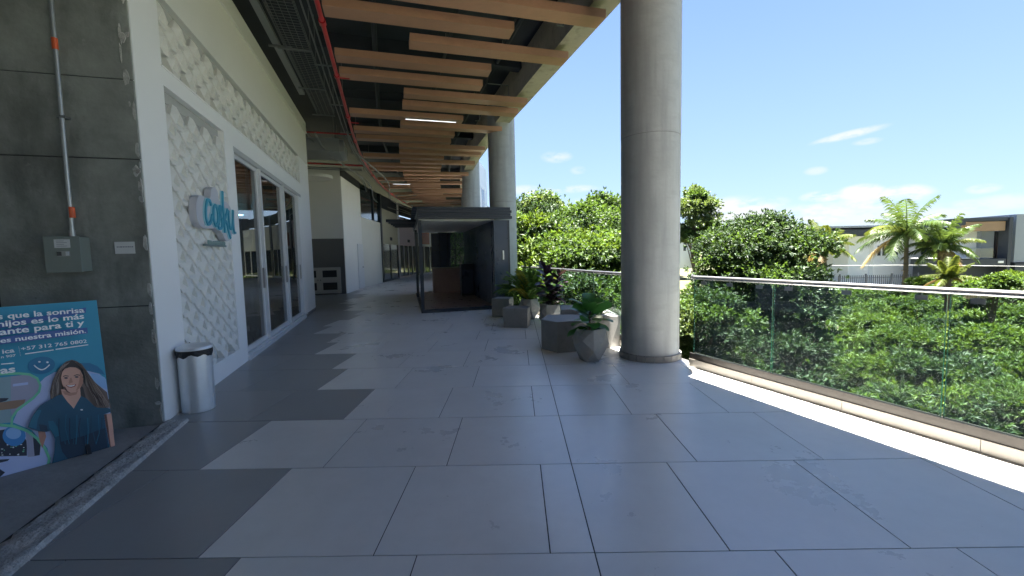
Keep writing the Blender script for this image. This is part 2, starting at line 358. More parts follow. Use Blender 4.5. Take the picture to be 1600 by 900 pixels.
# ------------------------------------------------------------------ rough threshold strip and slab inside the doorway
def threshold():
    st = setting('rough_mortar_ridge', (-2.9, 2.9, 0))
    m = MB(); nu, nv = 90, 9
    a0, a1 = np.array([-3.305, 3.83]), np.array([-1.9, -.75]); b0, b1 = np.array([-3.105, 3.88]), np.array([-1.62, -.63])
    vs = []
    for i in range(nu+1):
        u = i/nu; p = a0+(a1-a0)*u; q = b0+(b1-b0)*u
        for j in range(nv+1):
            v = j/nv; w = p+(q-p)*v
            e = math.sin(math.pi*v)
            z = .004+.016*min(1, e*3)+random.uniform(-.004, .004)*min(1, e*2)+.006*math.sin(i*.7+j)*e
            if j in (0,): w = w+np.array([-.02, 0])*random.random()*2
            vs.append((w[0], w[1], z if 0 < j < nv else -.005))
    m.add(vs, [(i*(nv+1)+j, (i+1)*(nv+1)+j, (i+1)*(nv+1)+j+1, i*(nv+1)+j+1) for i in range(nu) for j in range(nv)])
    m.build('mortar_ridge', m_mortar, st, smooth=True)
    s2 = setting('interior_floor', (-4, 2, 0))
    MB().prism([BS(-8, -9)[:2], BS(-.035, -9)[:2], BS(-.035, 0.02)[:2], BS(-8, .02)[:2]], -.1, -.002).build('concrete_floor', m_slab, s2)
threshold()
# ------------------------------------------------------------------ raw concrete wall end with its box, conduit and notice
def concrete_wall():
    t = thing('concrete_wall', BS(-.54, .5), 'raw dark grey concrete wall end left of the white shop front', 'wall')
    zs = [0, 1.1, 2.395, 3.07, 4.2, 6.0]
    for i in range(5):
        off = [0, .004, .0, .006, .002][i]
        pts = []
        MB().box((-1.07+off*.5, 0.0+off, zs[i]+(.004 if i else -.05)), (-.006-off*.3, .46, zs[i+1]-.004), BS).build('concrete_lift', m_conc, t, bevel=.004)
    MB().box((-1.06, .012, 0), (-.015, .45, 5.99), BS).build('joint_filler', m_dark, t)
    m = MB()
    for i in range(34):   # thin mortar smears along the corner
        z = random.uniform(.1, 5); tt = -.012-abs(random.gauss(0, .035)); h = random.uniform(.02, .12); w = random.uniform(.008, .03)
        n = 9; ring = []
        for j in range(n):
            a = 6.283*j/n; r = random.uniform(.6, 1.1)
            ring.append((min(-.008, tt+w*r*math.cos(a)), z+h*r*math.sin(a)))
        pf = [BS(x, .004, y) for x, y in ring]; pb = [BS(x, -.002, y) for x, y in [(tt+(x-tt)*.85, z+(y-z)*.85) for x, y in ring]]
        m.add(pf+pb, [tuple(range(n, 2*n))]+[(j, (j+1) % n, n+(j+1) % n, n+j) for j in range(n)])
    tag(m.build('mortar_smear', m_mortar, t), kind='stuff')
    e = thing('electric_box', BS(-.5, -.07, 1.42), 'grey metal breaker box on the concrete wall under the conduit', 'electrical box')
    MB().box((-.655, -.13, 1.425), (-.42, -.002, 1.715), BS).build('box_body', m_boxs, e, bevel=.004)
    MB().box((-.658, -.142, 1.42), (-.417, -.1305, 1.72), BS).build('box_cover', m_boxg, e, bevel=.003)
    MB().box((-.585, -.1445, 1.625), (-.48, -.1425, 1.695), BS).build('paper_label', m_paper, e)
    mm = MB()
    for i in range(4): mm.box((-.57, -.1455, 1.68-i*.014), (-.57+.05+.02*(i % 2), -.1448, 1.683-i*.014), BS)
    mm.build('fine_print', m_ink, e)
    MB().box((-.568, -.148, 1.555), (-.487, -.1425, 1.598), BS).build('switch_plate', mat('switch_grey', (.35, .36, .36), .5), e)
    MB().box((-.566, -.158, 1.56), (-.54, -.1485, 1.594), BS).build('breaker_switch', m_black, e)
    MB().box((-.51, -.154, 1.56), (-.49, -.1485, 1.594), BS).build('breaker_toggle', m_paper, e)
    c = thing('conduit', BS(-.5, -.04, 1.72), 'thin galvanised conduit climbing the raw concrete wall to the grey breaker box', 'conduit')
    MB().tube([BS(-.512, -.045, 1.735), BS(-.498, -.045, 3.3), BS(-.49, -.045, 6.0)], .0165, 12).build('pipe', m_galv, c, smooth=True)
    for z in (3.3, 1.93):
        MB().tube([BS(-.5, -.045, z-.05), BS(-.5, -.045, z+.04)], .021, 12).build('coupling', m_orange, c, smooth=True)
    MB().tube([BS(-.512, -.045, 1.721), BS(-.512, -.045, 1.775)], .022, 12).build('connector', m_galv, c, smooth=True)
    for z in (2.7, 4.1): MB().box((-.53, -.066, z), (-.468, -.002, z+.02), BS).build('pipe_clamp', m_galvd, c)
    nn = thing('notice', BS(-.17, -.01, 1.57), 'small white paper notice taped to the raw concrete wall', 'notice')
    MB().box((-.245, -.0095, 1.57), (-.098, -.0085, 1.675), BS).build('sheet', m_paper, nn)
    mm = MB()
    x = -.23
    while x < -.115:
        w = random.uniform(.006, .016); mm.box((x, -.0105, 1.626), (x+w, -.0097, 1.634), BS); x += w+.004
    mm.build('printed_line', m_ink, nn)
concrete_wall()
# ------------------------------------------------------------------ text and flat print helpers
def text_mesh(txt, size, bold=0.0, align='LEFT', extrude=0.0):
    cu = bpy.data.curves.new('txt', 'FONT'); cu.body = txt; cu.size = size; cu.align_x = align; cu.offset = bold; cu.extrude = extrude; cu.resolution_u = 3
    o = bpy.data.objects.new('txt', cu); COL.objects.link(o); bpy.context.view_layer.update()
    me = bpy.data.meshes.new_from_object(o.evaluated_get(bpy.context.evaluated_depsgraph_get()))
    v = [tuple(q.co) for q in me.vertices]; f = [tuple(p.vertices) for p in me.polygons]
    bpy.data.objects.remove(o); bpy.data.curves.remove(cu); bpy.data.meshes.remove(me); return v, f
def poster():
    A = np.array([-3.685, 2.866, -.002+.0]); Bq = np.array([-3.336, 3.361, -.002]); e = (Bq-A)/np.linalg.norm(Bq-A)
    nh = np.array([e[1], -e[0], 0]); a = math.radians(6); up = np.array([0, 0, math.cos(a)])-nh*math.sin(a); n = np.cross(e, up)
    if n@nh < 0: n = -n
    def P(x, y, d=0.): return A+e*x+up*y+n*d
    def Q(u, v):
        q = PLN(u, v, A, n)-A; return (float(q@e), float(q@up))
    t = thing('poster_board', P(.2, 0), 'teal dental clinic poster board with smiling woman in scrubs leaning by the concrete wall', 'poster')
    h = 1.2; x0, x1 = -.2, .608
    c = dict(teal=(.012, .215, .33), teal2=(.0, .12, .24), hl=(.035, .09, .27), white=(.62, .7, .8), lav=(.33, .38, .56), pale=(.2, .36, .58), green=(.12, .42, .25), pink=(.25, .25, .33),
             wall=(.18, .27, .3), wood=(.22, .13, .08), dark=(.012, .015, .03), blue=(.03, .18, .42), hair=(.022, .014, .012), hair2=(.13, .085, .065), hair3=(.3, .23, .19), skin=(.5, .27, .2), skin2=(.36, .17, .12),
             scrub=(.002, .055, .1), scrub2=(.004, .1, .16), scrub3=(.001, .02, .045), lip=(.25, .04, .04), arm=(.1, .04, .03))
    ms = {k: mat('print_'+k, tuple(min(.9, q*1.4) for q in v), .45) for k, v in c.items()}
    MB().hexa([P(x0, 0, -.006), P(x1, 0, -.006), P(x1, 0, 0), P(x0, 0, 0), P(x0, h, -.006), P(x1, h, -.006), P(x1, h, 0), P(x0, h, 0)]).build('board', ms['teal'], t)
    lay = [0]
    def flat(polys, name, px=True):
        keys = list(dict.fromkeys(k for k, _ in polys)); m = MB()
        for k, pl in polys:
            lay[0] += 1; m.ci = keys.index(k); d = .0004+.00006*lay[0]
            pts = [Q(*q) for q in pl] if px else pl
            pts = [(min(max(x, x0+.001), x1-.001), min(max(y, .001), h-.001)) for x, y in pts]
            m.add([P(x, y, d) for x, y in pts], [tuple(range(len(pts)))])
        return m.build(name, [ms[k] for k in keys], t)
    def ell(cx, cy, rx, ry, rot=0, n=24, a0=0, a1=6.2832):
        return [(cx+rx*math.cos(a0+(a1-a0)*i/n)*math.cos(rot)-ry*math.sin(a0+(a1-a0)*i/n)*math.sin(rot), cy+rx*math.cos(a0+(a1-a0)*i/n)*math.sin(rot)+ry*math.sin(a0+(a1-a0)*i/n)*math.cos(rot)) for i in range(n)]
    def band(path, w):
        L, R = [], []
        for i, (x, y) in enumerate(path):
            xa, ya = path[max(i-1, 0)]; xb, yb = path[min(i+1, len(path)-1)]; dx, dy = xb-xa, yb-ya; l = math.hypot(dx, dy)+1e-9
            L.append((x-dy/l*w, y+dx/l*w)); R.append((x+dy/l*w, y-dx/l*w))
        return [[L[i], L[i+1], R[i+1], R[i]] for i in range(len(path)-1)]
    # pictures on the lower half
    BL_ = Q(0, 752); LX = -60
    pic = [('teal2', [(127, 567), (140, 567), (152, 572), (160, 579), (164, 586), (150, 582), (135, 580)]),
           ('lav', [(60, 600), (70, 590), (84, 582), (100, 578), (135, 579), (155, 584), (165, 592), (169, 612), (172, 640), (176, 690), (150, 705), (80, 730), (74, 700), (50, 672), (20, 660), (28, 642), (50, 626), (60, 612)]),
           ('pale', [(140, 583), (153, 584), (164, 590), (167, 608), (155, 604), (146, 596)]),
           ('wall', [(LX, 600), (0, 590), (17, 588), (17, 660), (LX, 668)]), ('pink', [(17, 588), (44, 585), (57, 591), (62, 604), (57, 616), (45, 628), (25, 641), (18, 655), (17, 640)]),
           ('lav', [(20, 600), (44, 597), (44, 601), (20, 604)]),
           ('wood', [(LX, 634), (0, 629), (20, 626), (40, 624), (38, 630), (25, 638), (0, 641), (LX, 646)]), ('dark', [(LX, 628), (0, 622), (14, 622), (10, 626), (0, 629), (LX, 634)]),
           ('lav', [(LX, 668), (0, 665), (20, 665), (45, 673), (62, 686), (74, 703), (78, 720), (76, 731), (0, 752), (LX, 768)]),
           ('dark', [(0, 672), (30, 668), (42, 690), (42, 712), (0, 713), (-30, 716), (-30, 680)]),
           ('dark', [(50, 674), (64, 690), (62, 711), (52, 713)]),
           ('pink', [(40, 672), (51, 676), (54, 713), (43, 714)])]
    for i in range(26):
        x, y = random.uniform(-20, 40), random.uniform(694, 712); pic.append(('white' if i % 3 else 'green', ell(x, y, random.uniform(.8, 2.2), random.uniform(.5, 1.1), n=6)))
    pic += [('blue', ell(22, 681, 18, 16)), ('pale', ell(21, 677, 12, 9)), ('dark', [(LX, 740), (0, 733), (8, 738), (0, 750), (LX, 764)]), ('dark', [(LX, 728), (0, 718), (15, 717), (12, 720), (0, 723), (LX, 735)])]
    for p in band([(-60, 595), (-20, 586), (10, 584), (30, 583.5), (46, 585), (58, 591), (63, 602), (61, 612), (52, 622), (38, 632), (26, 642), (19, 652), (18, 665)], 1.9): pic.append(('green', p))
    for p in band([(-60, 670), (-20, 665), (0, 664), (22, 666), (42, 673), (58, 685), (70, 700), (77, 716), (76, 731)], 2.2): pic.append(('green', p))
    flat(pic, 'printed_pictures')
    # smiley
    sm = [('teal2', ell(64.5, 571, 21.5, 13.6, -.12))]
    sm += [('white', ell(61.5, 565.3, 2.0, 1.2, n=10)), ('white', ell(74, 566, 2.0, 1.5, n=10))]
    sp_ = [(53 + 24.5*i/10, 570.5+.2*i-.55*i*.5+7.5*math.sin(math.pi*i/10)) for i in range(11)]
    for p in band(sp_, .9): sm.append(('white', p))
    flat(sm, 'printed_smiley')
    # woman
    wo = [('skin2', [(59, 672), (70, 673), (72, 682), (66, 700), (62, 690)]),
          ('hair2', [(112, 562), (103, 565), (95, 572), (88, 582), (82, 595), (78, 612), (79, 625), (86, 632), (97, 634), (100, 600), (118, 600), (126, 618), (134, 626), (147, 636), (156, 634), (165, 638), (171, 634), (167, 613), (155, 603), (142, 592), (134, 580), (128, 571), (121, 565)]),
          ('hair3', [(92, 576), (86, 588), (81, 605), (80, 622), (88, 629), (92, 612), (92, 595), (96, 582)]),
          ('hair3', [(128, 590), (136, 604), (150, 616), (163, 634), (169, 634), (160, 616), (146, 602), (134, 590)]),
          ('hair', [(112, 563), (104, 566), (98, 572), (95, 582), (103, 575), (112, 573), (122, 575), (126, 583), (129, 595), (134, 604), (133, 590), (129, 576), (121, 566)]),
          ('hair', [(124, 600), (130, 606), (134, 622), (128, 628), (121, 618)]),
          ('hair2', [(138, 604), (150, 616), (157, 634), (150, 633), (140, 620)]),
          ('scrub', [(90, 617), (96, 616), (114, 638), (125, 618), (134, 622), (147, 635), (157, 634), (171, 638), (171.5, 643), (161, 647), (165, 672), (170, 702), (142, 710), (110, 719), (81, 729), (83.5, 707), (85, 685), (78, 672), (71, 674), (58.5, 673), (42, 667), (47, 655), (53, 644), (61, 634), (70, 628)]),
          ('scrub2', [(50, 650), (58, 640), (64, 640), (58, 655), (56, 670), (44, 666)]), ('scrub2', [(74, 657), (82, 657), (90, 668), (92, 680), (86, 682), (76, 668)]),
          ('scrub3', [(92, 690), (130, 680), (150, 672), (163, 668), (167, 700), (142, 709), (105, 718), (96, 705)]), ('scrub3', [(60, 662), (72, 664), (74, 673), (62, 673)]),
          ('skin', [(94, 608), (124, 606), (125, 619), (114, 637.5), (104, 627), (96, 616)]), ('skin2', [(97, 611), (121, 609), (118, 616), (108, 618), (100, 616)]),
          ('skin', [(96, 581), (100, 576), (108, 573.5), (117, 574), (124, 578), (128, 586), (127.5, 597), (124, 606), (117, 612.5), (108, 613.5), (101, 609), (96, 600), (94, 590)]),
          ('skin2', [(124, 580), (127.8, 588), (127, 598), (123, 606), (117, 611), (121, 601), (123, 592)]),
          ('hair', [(97, 587.5), (101, 586), (106, 587), (106, 588), (101, 587.2), (97.5, 588.7)]), ('hair', [(114, 586.5), (119, 584.5), (123.5, 585.5), (123.5, 586.8), (119, 585.8), (114, 587.6)]),
          ('dark', ell(102, 590.3, 3.0, 1.3, n=10)), ('dark', ell(118.5, 588.8, 3.0, 1.3, n=10)),
          ('skin2', [(108.5, 590), (110.5, 590), (112.5, 597), (109, 598.5), (106, 597.5)]),
          ('lip', [(101, 601), (106, 601.5), (112, 601.3), (118, 599.5), (116, 603.5), (110.5, 605.4), (105, 604.5)]), ('white', [(102.5, 601.7), (106, 602), (112, 601.8), (116.5, 600.4), (114.5, 602.6), (110, 603.7), (106, 603.3)]),
          ('skin', [(161, 647), (172.5, 645), (175, 665), (178.6, 699.5), (170.6, 702), (168, 680), (164, 665)]), ('arm', [(161, 647), (165, 646.5), (168, 668), (172, 701.5), (170.6, 702), (167, 680)]),
          ('white', [(124, 639), (128, 638.6), (128, 640.6), (125, 640.8)])]
    hs = random.Random(5); k0 = next(i for i, q in enumerate(wo) if q[0] == 'scrub')
    def strand(pts, w, key):
        c = []
        for i in range(len(pts)-1):
            for q in range(4): c.append(tuple(pts[i][j]+(pts[i+1][j]-pts[i][j])*q/4 for j in (0, 1)))
        c.append(pts[-1]); return [(key, p) for p in band(c, w)]
    extra = []
    for i in range(26):
        u = i/25; x0_ = 108-13*u+hs.uniform(-.5, .5); extra += strand([(x0_, 566+6*u), (97-9*u, 577+6*u), (90-8*u+hs.uniform(-1, 1), 596), (87-7*u+hs.uniform(-1.5, 1.5), 612), (90-7*u+hs.uniform(-1, 1), 626)], hs.uniform(.25, .6), ['hair2', 'hair3', 'hair', 'hair3', 'hair2'][i % 5])
    late = []
    for i in range(34):
        u = i/33; late += strand([(116+8*u, 565+3*u), (129+3*u, 577+2*u), (133+9*u, 593), (139+16*u+hs.uniform(-1.5, 1.5), 610), (146+20*u+hs.uniform(-2, 2), 624+hs.uniform(-2, 2)), (150+20*u, 636)], hs.uniform(.25, .7), ['hair2', 'hair3', 'hair', 'hair2', 'hair3', 'arm'][i % 6])
    wo = wo[:k0]+extra+wo[k0:]+late
    wo += [('arm', [(97, 603), (99, 603.5), (103, 610), (108, 613.3), (103, 612), (98, 607)]), ('lip', [(104, 597), (107, 598.6), (106, 598.8)]), ('skin2', [(124.5, 590), (127, 590), (126.5, 598), (123, 605)])]
    for i in range(14): x = 84+5.5*i; wo += strand([(x, 648+hs.uniform(-6, 10)), (x+hs.uniform(-3, 3), 670+hs.uniform(-5, 5)), (x+hs.uniform(-5, 5), 692)], hs.uniform(.3, .9), ['scrub2', 'scrub3', 'scrub'][i % 3])
    flat(wo, 'printed_portrait')
    # lettering
    hl = [('hl', [(LX, 508), (0, 504.5), (24, 500), (64, 494.5), (131, 481), (131, 489.5), (64, 502), (0, 513), (LX, 522)]), ('hl', [(LX, 522), (0, 516), (42, 509), (42, 518), (0, 525), (LX, 534)]),
          ('hl', [(0, 527), (60, 519), (133, 512), (134, 521), (60, 531), (0, 538), (LX, 546), (LX, 536)])]
    flat(hl, 'text_highlight')
    tm = MB(); lay[0] += 3; d = .0004+.00006*lay[0]
    def line(txt, ru, rv, lu, lv, bold=.0, pad='', vy=.8):   # right end baseline pixel, left end of visible text
        xr, yr = Q(ru, rv); xl, yl = Q(lu, lv)
        vs, fs = text_mesh(txt, 1.0, bold); a = np.array(vs); w = a[:, 0].max()-a[:, 0].min()
        k = (xr-xl)/w; mx = a[:, 0].max()
        tm.add([P(xr+(p[0]-mx)*k, yr+(yl-yr)*(mx-p[0])/w+p[1]*k*vy, d) for p in vs], fs)
    line('s que la sonrisa', 128.9, 488.6, -5.5, 499.6, .022); line('hijos es lo más', 128.3, 498.2, -5.5, 511.5, .022)
    line('ante para ti y', 128.9, 508.5, -2, 524, .022); line('es nuestra misión.', 131.3, 520, -1, 536, .02)
    line('+57 312 765 0802', 132.6, 535.3, 31, 547.7, .015); line('ica', 21, 550, 2, 552.5, .02); line('n 907', 23, 556.5, 0, 559.5, .02); line('as', 22.4, 580.5, -1, 583.5, .03)
    tag(tm.build('lettering', ms['white'], t), kind='stuff')
    ul = []
    for pth in ([(37, 552.8), (81, 546.6)], [(84, 545.8), (134.5, 538.6)], [(0, 568.5), (20, 566.8)]):
        for p in band(pth, .8): ul.append(('white', p))
    for p in band([(27, 541), (30, 556)], .15): ul.append(('white', p))
    tag(flat(ul, 'underlines'), kind='stuff')
    f = MB()
    b1 = GZ(140, 722, -.002); xq = Q(139, 705)
    f.hexa([P(xq[0]-.02, .0, .002), P(xq[0]+.005, .0, .002), P(xq[0]+.005, .0, .07), P(xq[0]-.02, .0, .07), P(xq[0]-.02, .13, .002), P(xq[0]+.0, .13, .002), P(xq[0]+.0, .13, .008), P(xq[0]-.02, .13, .008)])
    f.build('stand_foot', m_black, t)
poster()
# ------------------------------------------------------------------ waste bin
def trash():
    c = (-3.235, 4.17); t = thing('waste_bin', (c[0], c[1], 0), 'brushed steel pedal waste bin with black bag rim before the white post', 'waste bin')
    m = MB()
    prof = [(.135, 0), (.14, .01), (.143, .3), (.146, .6)]
    for (r0, z0), (r1, z1) in zip(prof[:-1], prof[1:]): m.cyl(c, r0, z0, z1, 40, r1, cap=(z0 == 0))
    m.build('bin_body', m_bin, t, smooth=True)
    m = MB(); m.cyl(c, .1515, .578, .622, 40, .153, cap=False); m.cyl(c, .153, .622, .626, 40, .146, cap=False)
    n = 40
    m2 = MB()
    vs = []
    for j, (rr, zz) in enumerate([(.151, .622), (.152, .6), (.1505, .575)]):
        for i in range(n): vs.append((c[0]+(rr+.002*math.sin(i*2.1))*math.cos(6.2832*i/n), c[1]+(rr+.002*math.sin(i*2.1))*math.sin(6.2832*i/n), zz-(.012*(1+math.sin(i*1.3)+.8*math.sin(i*.45+2)) if j == 2 else 0)))
    m2.add(vs, [(j*n+(i+1) % n, j*n+i, (j+1)*n+i, (j+1)*n+(i+1) % n) for j in range(2) for i in range(n)])
    k = np.array([c[0]-.16, c[1]-.06, .585])
    m2.tube([k+np.array([.03, .01, .03]), k, k+np.array([-.012, -.005, -.035]), k+np.array([0, 0, -.07])], [.012, .026, .024, .008], 8)
    m2.build('bag_rim', m_bag, t, smooth=True)
    m3 = MB(); pr = [(.153, .622), (.154, .635), (.148, .648), (.12, .662), (.06, .672), (.001, .675)]
    for (r0, z0), (r1, z1) in zip(pr[:-1], pr[1:]): m3.cyl(c, r0, z0, z1, 40, r1, cap=False)
    m3.build('lid', m_bin, t, smooth=True)
trash()
# ------------------------------------------------------------------ shop front
def relief_tile_mesh():
    a, b, h = .05, .155, .262
    top = [(-a, h/2, .012), (a, h/2, .012), (b, 0, .034), (a, -h/2, .058), (-a, -h/2, .052), (-b, 0, .030)]
    v = [(x*.992, -z, y*.992) for x, y, z in top]+[(x*.992, 0.02, y*.992) for x, y, z in top]
    v += [(0, -.058, .05), (-.088, -.046, -.085), (.088, -.050, -.085), (.012, .015, .0)]      # notch rim: peak, two feet; deep point
    A_, P_, Q_, V_ = 12, 13, 14, 15
    f = [(1, 0, A_), (0, 5, A_), (2, 1, A_), (5, P_, A_), (A_, Q_, 2), (5, 4, P_), (4, 3, Q_, P_), (3, 2, Q_), (A_, P_, V_), (Q_, A_, V_), (P_, Q_, V_)]
    f += [(i, (i+1) % 6, 6+(i+1) % 6, 6+i) for i in range(6)]
    me = bpy.data.meshes.new('relief_tile'); me.from_pydata(v, [], f); me.materials.append(m_ptile); me.update()
    import bmesh
    bm = bmesh.new(); bm.from_mesh(me); bmesh.ops.recalc_face_normals(bm, faces=bm.faces); bm.to_mesh(me); bm.free()
    return me
ANG = math.atan2(WN[1], WN[0])
def shopfront():
    org = BS(0, 4.45); t = thing('storefront', org, 'white shop front with relief tile panels and glass sliding doors on the left', 'shop front')
    # wall skin: boxes in (t,s,z) from t=-.16 to 0
    T0, T1 = -.16, 0.
    def seg(name, s0, s1, z0, z1, m=m_white, t0=T0, t1=T1): return MB().box((t0, s0, z0), (t1, s1, z1), BS).build(name, m, t)
    seg('frame_post', .02, .54, 0, 4.12); seg('frame_post', 2.17, 2.52, .25, 3.13); seg('frame_post', 7.62, 8.91, .08, 3.13)
    seg('plinth', .54, 2.52, 0, .25); seg('skirting', 7.25, 8.91, 0, .08, mat('skirting_grey', (.2, .19, .19), .5), T0, .004)
    seg('lintel', .54, 8.91, 3.23, 3.42); seg('lintel', 2.17, 8.91, 3.13, 3.23)
    seg('upper_wall', .02, 8.91, 4.12, 5.31, m_cream); seg('frame_post', 7.62, 8.91, 3.42, 4.12)
    MB().box((-.12, .03, 5.02), (.03, 8.912, 5.06), BS).build('wall_moulding', m_cream, t); MB().box((-.12, .03, 5.06), (.015, 8.912, 5.32), BS).build('wall_cap', m_cream, t)
    # raised trim round the openings
    for (a, b, c_, d) in ((.54, 2.17, .25, 3.23), (.54, 7.62, 3.42, 4.12)):
        m = MB()
        m.box((-.03, a-.02, c_-.018), (.008, b+.02, c_-.0005), BS)
        m.build('panel_trim', m_white, t)
    # backing of flat boards behind the relief
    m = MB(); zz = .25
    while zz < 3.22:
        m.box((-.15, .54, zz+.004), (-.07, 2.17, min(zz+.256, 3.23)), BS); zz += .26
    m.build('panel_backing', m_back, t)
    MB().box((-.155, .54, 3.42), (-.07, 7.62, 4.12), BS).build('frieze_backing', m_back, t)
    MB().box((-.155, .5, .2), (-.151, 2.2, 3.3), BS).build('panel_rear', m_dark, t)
    me = relief_tile_mesh()
    def tile(s, z, tt=-.055):
        o = bpy.data.objects.new('relief_tile', me); COL.objects.link(o); o.parent = t
        p = np.array(BS(tt, s, z))-np.array(org); o.location = p; o.rotation_euler = (0, 0, ANG+math.pi/2)
    for i in range(8):
        s = .655+.205*i*.985
        if s > 2.12: continue
        z0 = .39 if i % 2 else .52
        n = 11 if i % 2 else 10
        for k in range(n): tile(s, z0+.262*k-.01)
    for i in range(34):
        s = .66+.205*i
        if s > 7.5: break
        for k in range(2): tile(s, (3.555 if i % 2 else 3.69)+.262*k)
    # doors
    for (s0, s1) in ((2.56, 3.84), (3.92, 5.63), (5.71, 7.19)):
        d = MB()
        for a, b in ((s0, s0+.06), (s1-.06, s1)): d.box((-.1, a, .1), (-.05, b, 3.06), BS)
        d.box((-.1, s0+.06, .1), (-.05, s1-.06, .17), BS); d.box((-.1, s0+.06, 3.0), (-.05, s1-.06, 3.06), BS)
        fr = d.build('door_leaf', m_alu, t)
        MB().box((-.081, s0+.06, .17), (-.073, s1-.06, 3.0), BS).build('glass_pane', m_pglass, fr)
        MB().box((-.049, s1-.05, 1.0), (-.02, s1-.025, 1.35), BS).build('door_handle', m_steel, fr)
        if s0 < 5:
            d2 = MB(); d2.box((-.15, s1-.3, .1), (-.11, s1-.24, 3.06), BS); d2.build('inner_stile', m_alu, fr)
    d = MB(); d.box((-.14, 2.52, .06), (.004, 7.62, .1), BS); d.box((-.16, 2.52, 0), (.03, 7.25, .06), BS); d.build('door_track', m_alu, t)
    d = MB(); d.box((-.14, 2.52, 3.06), (-.01, 7.62, 3.13), BS); d.build('door_header', mat('header_grey', (.45, .46, .47), .5), t)
    for s in (2.52, 3.84, 5.63, 7.19):
        MB().box((-.11, s, .1), (-.005 if s < 7 else -.01, s+(.08 if s > 3 else .04), 3.06), BS).build('mullion', m_alu, t)
    MB().box((-.14, 7.27, .1), (-.003, 7.62, 3.06), BS).build('side_panel', m_white, t)
    # room behind the glass
    r = thing('shop_room', BS(-2.5, 5), 'dark empty shop interior seen through the glass sliding doors', 'room')
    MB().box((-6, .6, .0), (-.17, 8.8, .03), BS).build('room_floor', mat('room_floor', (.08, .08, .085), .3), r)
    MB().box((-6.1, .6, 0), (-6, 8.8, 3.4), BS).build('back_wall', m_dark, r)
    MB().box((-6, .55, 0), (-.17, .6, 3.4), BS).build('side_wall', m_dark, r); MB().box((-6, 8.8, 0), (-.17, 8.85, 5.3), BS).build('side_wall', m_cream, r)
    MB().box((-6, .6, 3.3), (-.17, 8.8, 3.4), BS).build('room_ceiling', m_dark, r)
    MB().box((-5.9, 8.2, 2.1), (-1.5, 8.75, 2.65), BS).build('bulkhead', mat('room_grey', (.5, .5, .5), .6), r)
    MB().box((-5.9, 8.19, 2.66), (-1.5, 8.2, 2.68), BS).build('reflection_strip', mat('reflection_cyan', (.5, .9, 1), .4, emit=((.45, .85, 1), 3)), r)  # glowing strip stands in for a reflection in the door glass
    MB().box((-.75, 5.2, .03), (-.65, 5.75, 1.05), BS).build('display_panel', m_white, r)
    MB().box((-2.6, 7.2, .03), (-2.5, 8.0, 2.0), BS).build('display_frame', m_black, r)
shopfront()
